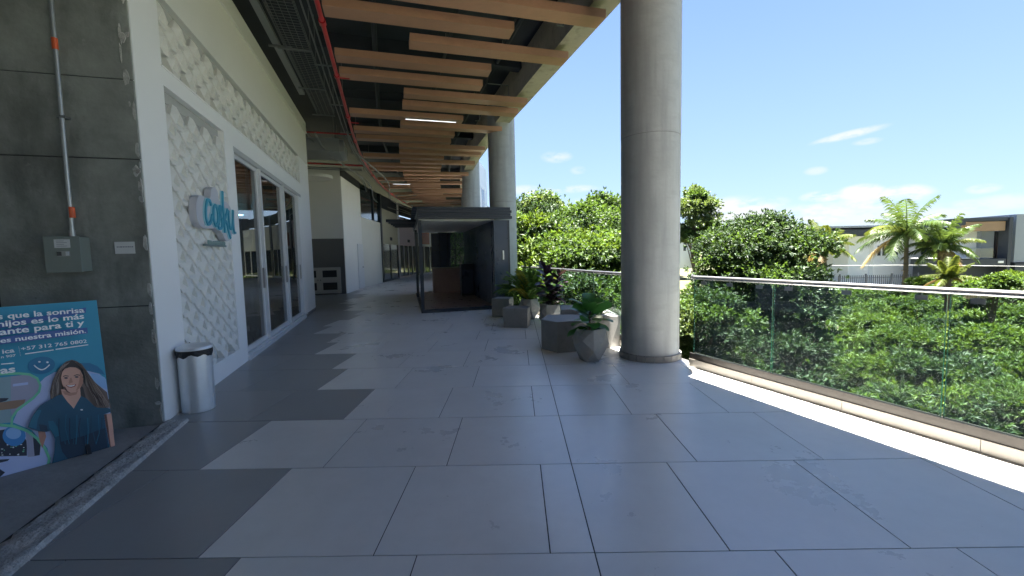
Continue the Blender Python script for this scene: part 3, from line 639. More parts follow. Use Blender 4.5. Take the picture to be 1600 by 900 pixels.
# sign
def sign():
    t = thing('shop_sign', BS(.1, 1.5, 1.8), 'blue script sign on white cloud backing fixed to the relief panel', 'sign')
    def P(x, y, d): return BS(.012+d*.6, .88+x*.97, 1.78+y)      # x along s, y up
    # cloud shaped backing (side returns visible)
    def outl(pts, n=10):
        out = []; k = len(pts)
        for i in range(k):
            p0, p1, p2, p3 = [np.array(pts[(i+j-1) % k], float) for j in range(4)]
            for q in range(n):
                u = q/n; out.append(tuple(.5*((2*p1)+(-p0+p2)*u+(2*p0-5*p1+4*p2-p3)*u*u+(-p0+3*p1-3*p2+p3)*u**3)))
        return out
    def block(pts, d0, d1, m, name, par=t):
        n = len(pts); v = [P(x, y, d0) for x, y in pts]+[P(x, y, d1) for x, y in pts]
        return MB().add(v, [tuple(range(n-1, -1, -1)), tuple(range(n, 2*n))]+[(i, (i+1) % n, n+(i+1) % n, n+i) for i in range(n)]).build(name, m, par)
    m_sb = mat('sign_backing', (.55, .55, .6), .5)
    back = outl([(0, .22), (.03, .36), (.13, .44), (.33, .44), (.44, .46), (.5, .57), (.62, .6), (.70, .55), (.73, .45), (.95, .47), (1.12, .42), (1.2, .3), (1.15, .1), (1.02, -.02), (.86, -.03), (.74, .06), (.5, .1), (.2, .08), (.05, .12)], 5)
    bk = block(back, -.02, .10, m_sb, 'sign_backing')
    m_sb2 = mat('sign_blue', (.04, .33, .48), .45); m_edge = mat('sign_edge', (.4, .68, .76), .45)
    # script strokes
    def cr(pts, n=7):
        out = []; k = len(pts)
        for i in range(k-1):
            p0, p1, p2, p3 = [np.array(pts[min(max(i+j-1, 0), k-1)], float) for j in range(4)]
            for q in range(n):
                u = q/n; out.append(.5*((2*p1)+(-p0+p2)*u+(2*p0-5*p1+4*p2-p3)*u*u+(-p0+3*p1-3*p2+p3)*u**3))
        out.append(np.array(pts[-1], float)); return out
    def stroke(pts, w, name='letter'):
        c = cr(pts); 
        w = w*.72
        for (ww, d0, d1, m, nm) in ((w+.009, .101, .125, m_edge, 'letter_edge'), (w, .126, .15, m_sb2, 'letter')):
            mb = MB(); L, R = [], []
            for i in range(len(c)):
                dd = c[min(i+1, len(c)-1)]-c[max(i-1, 0)]; dd /= np.linalg.norm(dd)+1e-9; nn = np.array([-dd[1], dd[0]])
                k = ww*(.75+.25*abs(dd[1])); L.append(c[i]+nn*k); R.append(c[i]-nn*k)
            n = len(c); v = [P(*p, d0) for p in L]+[P(*p, d0) for p in R]+[P(*p, d1) for p in L]+[P(*p, d1) for p in R]
            f = [(i, i+1, n+i+1, n+i) for i in range(n-1)]+[(2*n+i, 3*n+i, 3*n+i+1, 2*n+i+1) for i in range(n-1)]+[(i, 2*n+i, 2*n+i+1, i+1) for i in range(n-1)]+[(n+i, n+i+1, 3*n+i+1, 3*n+i) for i in range(n-1)]+[(0, n, 3*n, 2*n), (n-1, 3*n-1, 4*n-1, 2*n-1)]
            mb.add(v, f).build(nm, m, t)
    stroke([(.38, .36), (.34, .41), (.27, .40), (.21, .30), (.2, .19), (.25, .13), (.33, .17), (.39, .25)], .028)                   # c
    stroke([(.52, .38), (.45, .33), (.43, .21), (.48, .13), (.55, .17), (.58, .28), (.54, .37), (.5, .36)], .026)                    # o
    stroke([(.58, .16), (.66, .27), (.70, .36), (.66, .38), (.64, .31), (.70, .22), (.69, .13), (.60, .10), (.56, .14)], .024)       # s
    stroke([(.80, .58), (.78, .45), (.78, .28), (.78, .06)], .028); stroke([(.94, .37), (.86, .28), (.79, .22), (.86, .20), (.91, .10), (.98, .0)], .026)   # k
    stroke([(.98, .36), (.96, .24), (.99, .13), (1.06, .14), (1.12, .26), (1.15, .38)], .024); stroke([(1.16, .38), (1.13, .24), (1.14, .1), (1.2, .08)], .024)   # u
    # small caption bar below
    MB().box((.012, 1.15, 1.665), (.04, 1.83, 1.69), BS).build('caption_rail', mat('caption_grey', (.2, .26, .26), .4), t)
    m = MB(); x = 1.24
    while x < 1.78:
        w = random.uniform(.014, .03); hh = random.uniform(.035, .06); m.box((.03, x, 1.6855), (.05, x+.006, 1.686+hh), BS); m.box((.03, x+.0062, 1.686+hh*.5), (.05, x+w-.002, 1.686+hh*.5+.008), BS); x += w+.012
    m.build('caption_marks', mat('caption_teal', (.3, .42, .42), .4), t)
    
sign()
# ------------------------------------------------------------------ ceiling: slab, edge beam, baffles, services
def curved_prism(mb, t0, t1, ss, z0, z1, f=B):
    for a, b in zip(ss[:-1], ss[1:]):
        mb.hexa([f(t0, a, z0), f(t1, a, z0), f(t1, b, z0), f(t0, b, z0), f(t0, a, z1), f(t1, a, z1), f(t1, b, z1), f(t0, b, z1)])
SS = [8, 10, 12, 14, 16, 18, 20, 23, 26, 30, 35, 40]
def edge_t(s): return 5.6+(.085*(1.2-s) if s < 1.2 else 0)
def ceiling():
    c = setting('ceiling')
    m = MB(); m.prism([BS(-8, -14)[:2], BS(7.2, -14)[:2], BS(5.4, 1.2)[:2], BS(5.4, 8)[:2]]+[B(5.4, s)[:2] for s in SS[1:]]+[B(-6, 40)[:2], BS(-8, 12)[:2]], 6.02, 6.35)
    m.build('ceiling_slab', m_ceil, c)
    e = thing('edge_beam', BS(5.4, 3, 5.25), 'pale raw concrete edge beam of the slab above the railing', 'beam')
    m = MB(); ss = [-14, -8, -4, -1, 1.2, 4, 8]
    def f(t, s, z): return BS(t+edge_t(s)-5.6, s, z)
    curved_prism(m, 5.19, 5.6, ss, 5.25, 6.015, f); curved_prism(m, 5.19, 5.6, SS, 5.25, 6.015)
    m.build('beam', m_beam, e)
    # upper storey wall above the beam
    m = MB(); curved_prism(m, 5.2, 5.56, ss, 6.36, 9.5, f); curved_prism(m, 5.2, 5.56, SS[:6], 6.36, 9.5)
    m.build('upper_wall', m_beam, e)
ceiling()
def baffles():
    z0, z1, w = 5.0, 5.125, .31
    pat = ['B', 'B', 'A', 'B', 'A', 'A', 'B', 'B', 'A', 'B', 'A', 'A', 'B']
    seq = 'ABABBABAABBABAABBABAABBABAABBABAABBABAABBABAABB'
    # far edges measured on the photograph, then continued at the same pitch
    known = [(-3.7, 'A'), (-2.95, 'B'), (-2.2, 'B'), (-1.4, 'A'), (-.62, 'A'), (.15, 'B'), (.95, 'B'), (1.74, 'B'), (2.40, 'A'), (3.12, 'B'), (3.93, 'A'), (4.69, 'A'), (5.47, 'B'), (6.2, 'B'), (7.03, 'A'), (7.76, 'B'), (8.5, 'A'), (9.32, 'A'), (10.1, 'B'), (10.85, 'B'), (11.7, 'A'), (12.4, 'B'), (13.2, 'A'), (14.0, 'A'), (14.8, 'B')]
    s = 15.58; i = 0
    while len(known) < 45: known.append((s, 'BABAAB'[i % 6])); s += .775; i += 1
    proto = {}
    for i, (s, k) in enumerate(known):
        t0, t1 = (1.33, 4.12) if k == 'A' else (2.56, 5.36)
        if i == 7: t0 = 1.9
        key = (k, i == 7)
        if key not in proto:
            mb = MB(); L = t1-t0; th = .018
            mb.box((0, -w, z0), (L, 0, z0+th)); mb.box((0, -w, z0+th), (L, -w+th, z1)); mb.box((0, -th, z0+th), (L, 0, z1)); mb.box((0, -w+th, z0+th), (th, -th, z1-.002)); mb.box((L-th, -w+th, z0+th), (L, -th, z1-.002))
            o = mb.build('ceiling_baffle', m_wood, None, loc=(0, 0, z0)); proto[key] = o
        else: o = proto[key].copy(); COL.objects.link(o)
        p = B(t0+ (.0), s, z0); o.location = p
        dc = (cv(s)-cv(s-.5))*2
        o.rotation_euler = (0, 0, ANG-math.atan(dc)*.9)
        side = 'hanging on the shop side' if k == 'A' else 'reaching the outer edge beam'
        n = i-6
        if n >= 0 and n < 40: lab = f'{ORD[n]} brown wooden ceiling baffle from the camera, {side}'
        else: lab = f'{ORD[-n-1]} brown wooden ceiling baffle back from the camera overhead, {side}'
        tag(o, lab, 'ceiling baffle', 'wooden baffles under the ceiling')
baffles()
def services():
    def at_t(u, v, z):
        p = GZ(u, v, z)[:2]-W0; return float(p@WN), float(p@WD)
    ss = [-10, -4, 0, 4, 8]+[9, 11, 13, 15, 17, 19, 22, 25, 28, 32]
    r = thing('sprinkler_pipe', B(1.27, 4, 5.02), 'red sprinkler pipe running under the ceiling along the baffle ends', 'pipe')
    MB().tube([B(1.27, s, 5.02) for s in ss], .035, 12).build('main_pipe', m_red, r, smooth=True)
    for s in (-2, 1.1, 2.6, 4.6, 7.1, 9.5, 12, 15): MB().tube([B(1.27, s-.06, 5.02), B(1.27, s+.06, 5.02)], .052, 12).build('pipe_coupling', m_red, r, smooth=True)
    for s in (1.9, 5.8, 10, 14): MB().tube([B(1.27, s, 5.05), B(1.27, s, 6.02)], .006, 6).build('hanger_rod', m_galvd, r)
    for s in (4.4, 7.3): MB().tube([B(1.27, s+.2, 5.02), B(1.34, s+.2, 4.99), B(1.5, s+.2, 4.99)], .012, 8).build('sprinkler_branch', m_red, r, smooth=True)
    r2 = thing('sprinkler_branch_pipe', BS(.6, 9.1, 5.1), 'thin red branch pipe crossing above the end of the white wall', 'pipe')
    MB().tube([BS(-.3, 9.15, 5.13), BS(1.2, 9.15, 5.13)], .022, 10).build('branch_pipe', m_red, r2, smooth=True)
    for k, (t, z, nm) in enumerate(((1.02, 5.15, 'inner'), (1.12, 5.15, 'outer'))):
        c = thing('ceiling_conduit', B(t, 4, z), f'grey ceiling conduit, the {nm} of two running beside the red pipe', 'conduit', 'grey conduits beside the red pipe')
        MB().tube([B(t, s, z) for s in ss], .013, 8).build('pipe', m_galvd, c, smooth=True)
    for s in (2.2, 4.4, 6.6, 9.0, 11.5): 
        c = thing('conduit_hanger', B(1.07, s, 5.12), f'thin strut hanger for the ceiling conduits, {ORD[[2.2, 4.4, 6.6, 9.0, 11.5].index(s)]} from the camera', 'hanger', 'conduit hangers')
        MB().box((.9, s-.015, 5.11), (1.2, s+.015, 5.13), B).build('strut', m_galvd, c); MB().tube([B(.93, s, 5.13), B(.93, s, 6.02)], .004, 6).build('rod', m_galvd, c)
    # wire cable tray
    ct = thing('cable_tray', B(.62, 4, 5.3), 'wire mesh cable tray under the dark ceiling beside the shop wall', 'cable tray')
    m = MB(); a, b = -4, 8.0; t0, t1, z = .45, .86, 5.3
    for tt, zz in ((t0, z), (t0+.1, z), (t0+.2, z), (t0+.3, z), (t1, z), (t0, z+.1), (t1, z+.1), (t0, z+.05), (t1, z+.05)): m.box((tt-.003, a, zz-.003), (tt+.003, b, zz+.003), BS)
    s = a
    while s < b: m.box((t0, s-.003, z-.009), (t1, s+.003, z-.0035), BS); m.box((t0-.006, s-.003, z), (t0-.0035, s+.003, z+.1), BS); m.box((t1+.0035, s-.003, z), (t1+.006, s+.003, z+.1), BS); s += .085
    tag(m.build('wire_mesh', m_galvd, ct), kind='stuff')
    for s in (.4, 2.3, 4.2, 6.1, 7.95):
        MB().box((t0-.12, s, z-.035), (t1+.03, s+.035, z-.01), BS).build('tray_support', m_galvd, ct)
        MB().tube([BS(t1+.01, s+.017, z-.03), BS(t1+.01, s+.017, 6.02)], .005, 6).build('rod', m_galvd, ct)
    MB().tube([BS(.46+.02*math.sin(s), s, z+.02) for s in np.arange(a, b, .4)], .012, 6).build('cable', mat('cable_grey', (.1, .1, .11), .5), ct)
    d = thing('ceiling_channel', BS(.2, 3, 5.5), 'long pale galvanised ceiling channel next to the top of the white wall', 'channel')
    MB().box((.17, -6, 5.5), (.29, 7.2, 5.56), BS).build('channel', mat('galv_light', (.3, .32, .33), .5, metal=.4), d)
    for s in (1.3, 4.6): MB().box((.1, s, 5.46), (.5, s+.04, 5.495), BS).build('channel_bracket', m_galvd, d)
    for i, (s, h) in enumerate(((2, .25), (5, .3), (8, .22), (11, .3), (14, .25), (18, .3))):
        o = MB().box((.9, s, 6.015-h), (5.18, s+.25, 6.015), B).build('ceiling_joist', m_ceil); tag(o, f'{ORD[i]} dark painted joist from the camera crossing above the baffles', 'joist', 'dark ceiling joists')
    for i, (s, t) in enumerate(((2.2, 5.0), (5.5, 5.0), (7.4, 4.7), (11.2, 4.9))):
        o = thing('sprinkler_drop', B(t, s, 5.2), f'{ORD[i]} thin sprinkler drop pipe from the camera between the baffles', 'pipe', 'sprinkler drops')
        MB().tube([B(t-.5, s, 5.5), B(t, s, 5.5), B(t, s, 5.22), B(t-.12, s, 5.22)], .012, 8).build('drop_pipe', m_galvd, o, smooth=True)
    for i, (t, z) in enumerate(((2.0, 5.75), (3.4, 5.7), (4.6, 5.8))):
        o = thing('plenum_pipe', B(t, 5, z), f'{ORD[i]} dull pipe from the shop side running above the baffles', 'pipe', 'pipes above the baffles')
        MB().tube([B(t, q, z) for q in (-8, 0, 8, 10, 12, 14, 17, 20, 24)], [.05, .035, .06][i], 8).build('pipe', m_ceil, o, smooth=True)
        for q in (1.5, 4.5, 7.5): MB().tube([B(t, q, z), B(t, q, 6.02)], .006, 6).build('hanger_rod', m_galvd, o)
    # air unit
    a = thing('air_duct', BS(.1, 10.5, 4.9), 'grey sheet metal air duct with slotted end hanging over the alcove', 'duct')
    MB().box((-2.2, 10.2, 4.86), (.75, 11.6, 5.26), BS).build('duct_body', mat('duct_grey', (.26, .28, .29), .5, metal=.3), a)
    for i in range(5): MB().box((.752+.03*i, 10.2+.02*i, 4.86+.006*i), (.77+.03*i, 11.6, 5.25), BS).build('duct_fin', mat('duct_fin', (.45, .46, .47), .4, metal=.4), a)
    for s, t in ((10.4, .6), (11.4, .6)): MB().tube([BS(t, s, 5.26), BS(t, s, 6.02)], .006, 6).build('rod', m_galvd, a)
    b = thing('rear_pipes', BS(.3, 13, 4.7), 'bundle of thin pipes under the ceiling in front of the alcove wall', 'pipes')
    for k, (t0_, t1_, s_, z_) in enumerate(((-1.5, 1.35, 12.4, 4.92), (-1.2, 1.3, 12.9, 4.82), (-1.0, 1.25, 13.4, 4.97))): MB().tube([BS(t0_, s_, z_), BS(t1_, s_+.2, z_)], .03 if k == 0 else .018, 8).build('pipe', m_red if k == 0 else m_galvd, b, smooth=True)
    for i, (t, z) in enumerate(((.3, 5.35), (.62, 5.1), (1.45, 5.2))): MB().tube([B(t+.35*math.sin(s*.5), s, z-.02*s) for s in np.arange(8.5, 30, 1.2)], .03, 8).build('pipe', m_galvd, b, smooth=True)
    # linear lamps
    for i, (s, t0_, t1_) in enumerate(((6.87, 2.66, 3.95), (17.0, 1.9, 2.7))):
        o = thing('strip_light', B(t0_, s, 4.98), ['lit thin white strip light under the baffles nearest the camera', 'short lit strip light deep among the far baffles', 'faint strip light on a baffle halfway down the walkway'][i], 'strip light')
        MB().box((t0_, s, 4.985), (t1_, s+.03, 4.998), B).build('lamp_body', m_alu, o); MB().box((t0_, s+.004, 4.981), (t1_, s+.026, 4.9845), B).build('diffuser', mat('lamp_glow', (.9, .9, .9), .5, emit=((.9, .97, 1), [.22, .08][i])), o)
services()
# ------------------------------------------------------------------ columns
def column(c, r, label, joint=3.02, base=True, top=5.9):
    t = thing('column', (c[0], c[1], 0), label, 'column', 'round concrete columns')
    MB().cyl(c, r, .0, joint-.004, 72).build('shaft', m_col, t, smooth=True)
    MB().cyl(c, r-.006, joint-.0045, joint+.0045, 72, cap=False).build('joint', m_seat, t, smooth=True)
    MB().cyl(c, r+.002, joint+.004, top, 72).build('shaft', m_col, t, smooth=True)
    for k in range(6):
        a = .35+k*1.047; x, y = c[0]+r*math.cos(a), c[1]+r*math.sin(a)
        MB().tube([(x, y, .1), (x, y, joint-.01)], .0022, 5).build('form_seam', m_col, t)
    if base:
        n = 22
        for i in range(n):
            a0, a1 = 6.28318*i/n+.008, 6.28318*(i+1)/n-.008; k = 4; ri, ro = r+.003, r+.03
            poly = [(c[0]+ri*math.cos(a0+(a1-a0)*j/k), c[1]+ri*math.sin(a0+(a1-a0)*j/k)) for j in range(k+1)]+[(c[0]+ro*math.cos(a0+(a1-a0)*j/k), c[1]+ro*math.sin(a0+(a1-a0)*j/k)) for j in range(k, -1, -1)]
            MB().prism(poly, 0.001, .085).build('skirting_tile', m_curb, t)
    return t
C1 = (1.868, 6.02); C2 = (-.375, 12.9); C3 = (-1.99, 19.6); C4 = (-2.85, 26.0)
column(C1, .392, 'big round concrete column in front, glass railings on both sides')
column(C2, .395, 'second round concrete column from the camera, right behind the black kiosk')
column(C3, .395, 'third round concrete column from the camera, showing only above the kiosk roof', base=False)
column(C4, .395, 'farthest round concrete column, a sliver above the kiosk roof', base=False)
# ------------------------------------------------------------------ railings
def railing(pts, cuts, label, endcap):
    """pts: inner foot line of the curb, list of 2D points; cuts: distances of glass joints"""
    pts = [np.array(p, float) for p in pts]
    d = [0]
    for a, b in zip(pts[:-1], pts[1:]): d.append(d[-1]+np.linalg.norm(b-a))
    Ltot = d[-1]
    def at(x, off, z):
        x = min(max(x, 0), Ltot)
        for i in range(len(pts)-1):
            if x <= d[i+1] or i == len(pts)-2:
                u = (x-d[i])/(d[i+1]-d[i]); p = pts[i]+(pts[i+1]-pts[i])*u; e = (pts[i+1]-pts[i])/(d[i+1]-d[i]); n = np.array([-e[1], e[0]])
                if n[0] < 0: n = -n
                q = p+n*off; return (q[0], q[1], z)
    m = at(Ltot/2, .1, 0); t = thing('glass_railing', m, label, 'railing', 'glass railings along the edge')
    def run(mb, x0, x1, o0, o1, z0, z1):
        xs = [x0]+[q for q in d if x0 < q < x1]+[x1]
        for a, b in zip(xs[:-1], xs[1:]): mb.hexa([at(a, o0, z0), at(b, o0, z0), at(b, o1, z0), at(a, o1, z0), at(a, o0, z1), at(b, o0, z1), at(b, o1, z1), at(a, o1, z1)])
        return mb
    x = 0; k = 0
    while x < Ltot-.02:
        x2 = min(x+.9, Ltot); run(MB(), x+.002, x2-.002, -.001, .009, .001, .098).build('curb_tile', m_curb, t); x = x2
    run(MB(), 0, Ltot, .010, .3, -.3, .094).build('curb', m_pot, t)
    run(MB(), 0, Ltot, .012, .024, .0945, .175).build('shoe_side', m_shoe, t); run(MB(), 0, Ltot, .085, .097, .0945, .165).build('shoe_side', m_shoe, t)
    run(MB(), 0, Ltot, .0245, .0845, .0945, .15).build('glazing_channel', mat('channel_grey', (.3, .31, .3), .5, var=.15, scale=8), t)
    cs = [0.02]+cuts+[Ltot-.02]
    for a, b in zip(cs[:-1], cs[1:]):
        g = run(MB(), a+.011, b-.011, .049, .061, .1505, 1.118).build('glass_panel', m_rglass, t)
        for xx, sg in ((a+.008, 1), (b-.008, -1)): run(MB(), min(xx, xx+sg*.0028), max(xx, xx+sg*.0028), .049, .061, .1505, 1.118).build('glass_edge', m_gedge, g)
        for xx in (a+.16, b-.16, (a+b)/2):
            if b-a > .8:
                run(MB(), xx-.04, xx+.04, .045, .0485, 1.06, 1.1).build('bracket_plate', m_steel, t); 
                MB().tube([at(xx, .05, 1.08), at(xx, .055, 1.13)], .006, 8).build('bracket_pin', m_steel, t)
    n = max(2, int(Ltot/.4)); MB().tube([at(Ltot*i/n, .055, 1.143) for i in range(n+1)], .0255, 16).build('handrail', m_steel, t, smooth=True)
    if endcap is not None:
        e0 = at(endcap, .055, 1.143); e1 = at(endcap+(.012 if endcap < .1 else -.012), .055, 1.143); MB().tube([e0, e1], .042, 16).build('wall_flange', m_steel, t, smooth=True)
# near one: from the column to behind the camera.
e1 = (CUR1[1]-CUR1[0])/np.linalg.norm(CUR1[1]-CUR1[0])
p_end = [CUR1[0], CUR1[1], CUR1[1]+e1*2.2+np.array([.1, 0]), CUR1[1]+e1*4.8+np.array([.5, .0]), CUR1[1]+e1*8+np.array([1.3, 0])]
def along(u, v):     # distance along the curb of the pixel on the glass foot
    q = GZ(u, v, .15)[:2]-CUR1[0]; return float(q@e1)
railing(p_end, [along(1214, 584), along(1480, 653), 4.6, 6.1, 7.6], 'glass railing with steel handrail from the big column to the right edge', 0.0)
railing([BS(5.52, 1.02)[:2], BS(5.53, 3)[:2], BS(5.53, 6.55)[:2]], [1.3, 2.75, 4.2], 'glass railing section behind the planters between the two nearest columns', None)
# ------------------------------------------------------------------ planters, seats, plants
def pot(c, label, h=.45, rb=.12, rm=.245, rt=.2, zm=.2, rot=0., n=5):
    t = thing('planter', (c[0], c[1], 0), label, 'planter', 'faceted concrete planters')
    vs = []
    for i in range(n): a = rot+6.2832*i/n; vs.append((c[0]+rb*math.cos(a), c[1]+rb*math.sin(a), 0))
    for i in range(n): a = rot+6.2832*(i+.5)/n; zz = zm*(.82 if i % 2 else 1.15); vs.append((c[0]+rm*math.cos(a), c[1]+rm*math.sin(a), zz))
    for i in range(n): a = rot+6.2832*i/n; vs.append((c[0]+rm*.99*math.cos(a), c[1]+rm*.99*math.sin(a), zm*1.55))
    for i in range(n): a = rot+6.2832*(i+.5)/n; vs.append((c[0]+rt*math.cos(a), c[1]+rt*math.sin(a), h))
    for i in range(n): a = rot+6.2832*(i+.5)/n; vs.append((c[0]+(rt-.025)*math.cos(a), c[1]+(rt-.025)*math.sin(a), h))
    for i in range(n): a = rot+6.2832*(i+.5)/n; vs.append((c[0]+(rt-.03)*math.cos(a), c[1]+(rt-.03)*math.sin(a), h-.06))
    fs = [tuple(range(n-1, -1, -1))]
    for i in range(n):
        j = (i+1) % n
        fs += [(i, j, n+i), (n+i, j, n+j), (n+i, n+j, 2*n+j), (n+i, 2*n+j, 3*n+i), (n+i, 3*n+i, 2*n+i), (2*n+j, 3*n+j, 3*n+i)]
        fs = fs[:-4]+[(n+i, n+j, 2*n+j), (2*n+i, n+i, 3*n+i), (n+i, 2*n+j, 3*n+i), (2*n+j, 3*n+j, 3*n+i)]
        fs += [(3*n+i, 3*n+j, 4*n+j, 4*n+i), (4*n+i, 4*n+j, 5*n+j, 5*n+i)]
    MB().add(vs, fs).build('pot_body', m_pot, t, bevel=.003)
    MB().prism([(c[0]+(rt-.028)*math.cos(rot+6.2832*(i+.5)/n), c[1]+(rt-.028)*math.sin(rot+6.2832*(i+.5)/n)) for i in range(n)], h-.07, h-.05).build('soil', m_soil, t)
    return t
PA, PB, PC = (1.0, 5.87), (.68, 8.7), (.27, 9.75)
pot(PA, 'nearest faceted concrete planter, with the broad-leaved fig, in front of the big column', .45, .15, .255, .21, .2, .35)
pot(PB, 'faceted concrete planter holding the dark purple plant behind the low seats', .46, .14, .25, .21, .2, 1.1)
pot(PC, 'faceted concrete planter with the feathery palm beside the second column', .47, .14, .25, .21, .2, .5)
def seat(poly, h, label, top=None, group='concrete seat blocks'):
    c = np.mean(poly, axis=0); m = MB(); n = len(poly)
    if top is None: top = [c+(np.array(p)-c)*1.0 for p in poly]
    hs = h if hasattr(h, '__len__') else [h]*n
    vs = [(p[0], p[1], 0) for p in poly]+[(p[0], p[1], hh) for p, hh in zip(top, hs)]+[(c[0], c[1], float(np.mean(hs)))]
    fs = [tuple(range(n-1, -1, -1))]+[(n+i, n+(i+1) % n, 2*n) for i in range(n)]
    for i in range(n): j = (i+1) % n; fs += [(i, j, n+j), (i, n+j, n+i)]
    o = m.add(vs, fs).build('concrete_seat', m_seat, None, loc=(c[0], c[1], 0), bevel=.006); tag(o, label, 'seat', group)
seat([(.36, 6.6), (.58, 6.3), (1.12, 6.44), (1.16, 7.05), (.5, 7.1)], .47, 'wide low concrete seat block behind the nearest planter')
seat([(1.2, 6.52), (1.42, 6.57), (1.6, 6.70), (1.56, 7.3), (1.3, 7.5), (1.0, 7.2)], [.5, .5, .47, .5, .53, .53], 'faceted concrete seat block touching the left side of the big column',
     [(1.1, 6.62), (1.36, 6.64), (1.64, 6.76), (1.56, 7.3), (1.3, 7.5), (.98, 7.2)])
seat([(.75, 7.3), (1.15, 7.45), (1.1, 7.95), (.8, 8.0)], .52, 'dark concrete seat block tucked between the purple plant and the wide seat')
seat([(-.29, 8.65), (.19, 8.52), (.27, 8.95), (-.18, 9.1)], .40, 'cube-shaped concrete seat block nearest the feathery palm', [(-.31, 8.65), (.2, 8.52), (.27, 8.95), (-.18, 9.1)])
seat([(-.62, 10.2), (-.2, 10.08), (-.1, 10.5), (-.5, 10.62)], .44, 'concrete seat block farthest back, next to the black kiosk')
# leaves
def leaf_mat(name, col, transl=.3, isl=.35, rough=.4, spec=.3): return mat(name, col, rough, island=isl*.8, transl=transl, spec=spec)
m_fig = leaf_mat('fig_leaf', (.045, .15, .035), .2, .3, .28); m_purp = leaf_mat('purple_leaf', (.035, .02, .035), .1, .5, .3); m_areca = leaf_mat('areca_leaf', (.06, .12, .025), .25, .35)
m_stem = mat('stem', (.12, .09, .05), .7); m_arest = mat('areca_stem', (.35, .22, .05), .6)
def broad_leaf(mb, base, axis, L, w, droop=.4, lob=0., n=7, fold=.2, side=None, roll=0.):
    axis = np.array(axis, float); axis /= np.linalg.norm(axis); up = np.array([0, 0, 1.])
    sd = np.cross(axis, up) if side is None else side
    if np.linalg.norm(sd) < .1: sd = np.array([1., 0, 0])
    sd /= np.linalg.norm(sd)
    if roll: sd = sd*math.cos(roll)+np.cross(axis, sd)*math.sin(roll)
    p = np.array(base, float); ring = []; d = axis.copy()
    for i in range(n+1):
        u = i/n; ww = w*math.sin(math.pi*min(1, u*.92+.06))**.7*(1+lob*math.sin(u*9)); ww = max(ww, .003)
        if i == n: ww = .003
        nr = np.cross(sd, d); nr /= np.linalg.norm(nr)
        ring.append((p-sd*ww*.5+nr*fold*ww*.5, p.copy(), p+sd*ww*.5+nr*fold*ww*.5)); p = p+d*L/n; d = d+np.array([0, 0, -droop/n]); d /= np.linalg.norm(d)
    vs = [q for r in ring for q in r]
    mb.add(vs, [(3*i, 3*i+1, 3*i+4, 3*i+3) for i in range(n)]+[(3*i+1, 3*i+2, 3*i+5, 3*i+4) for i in range(n)])
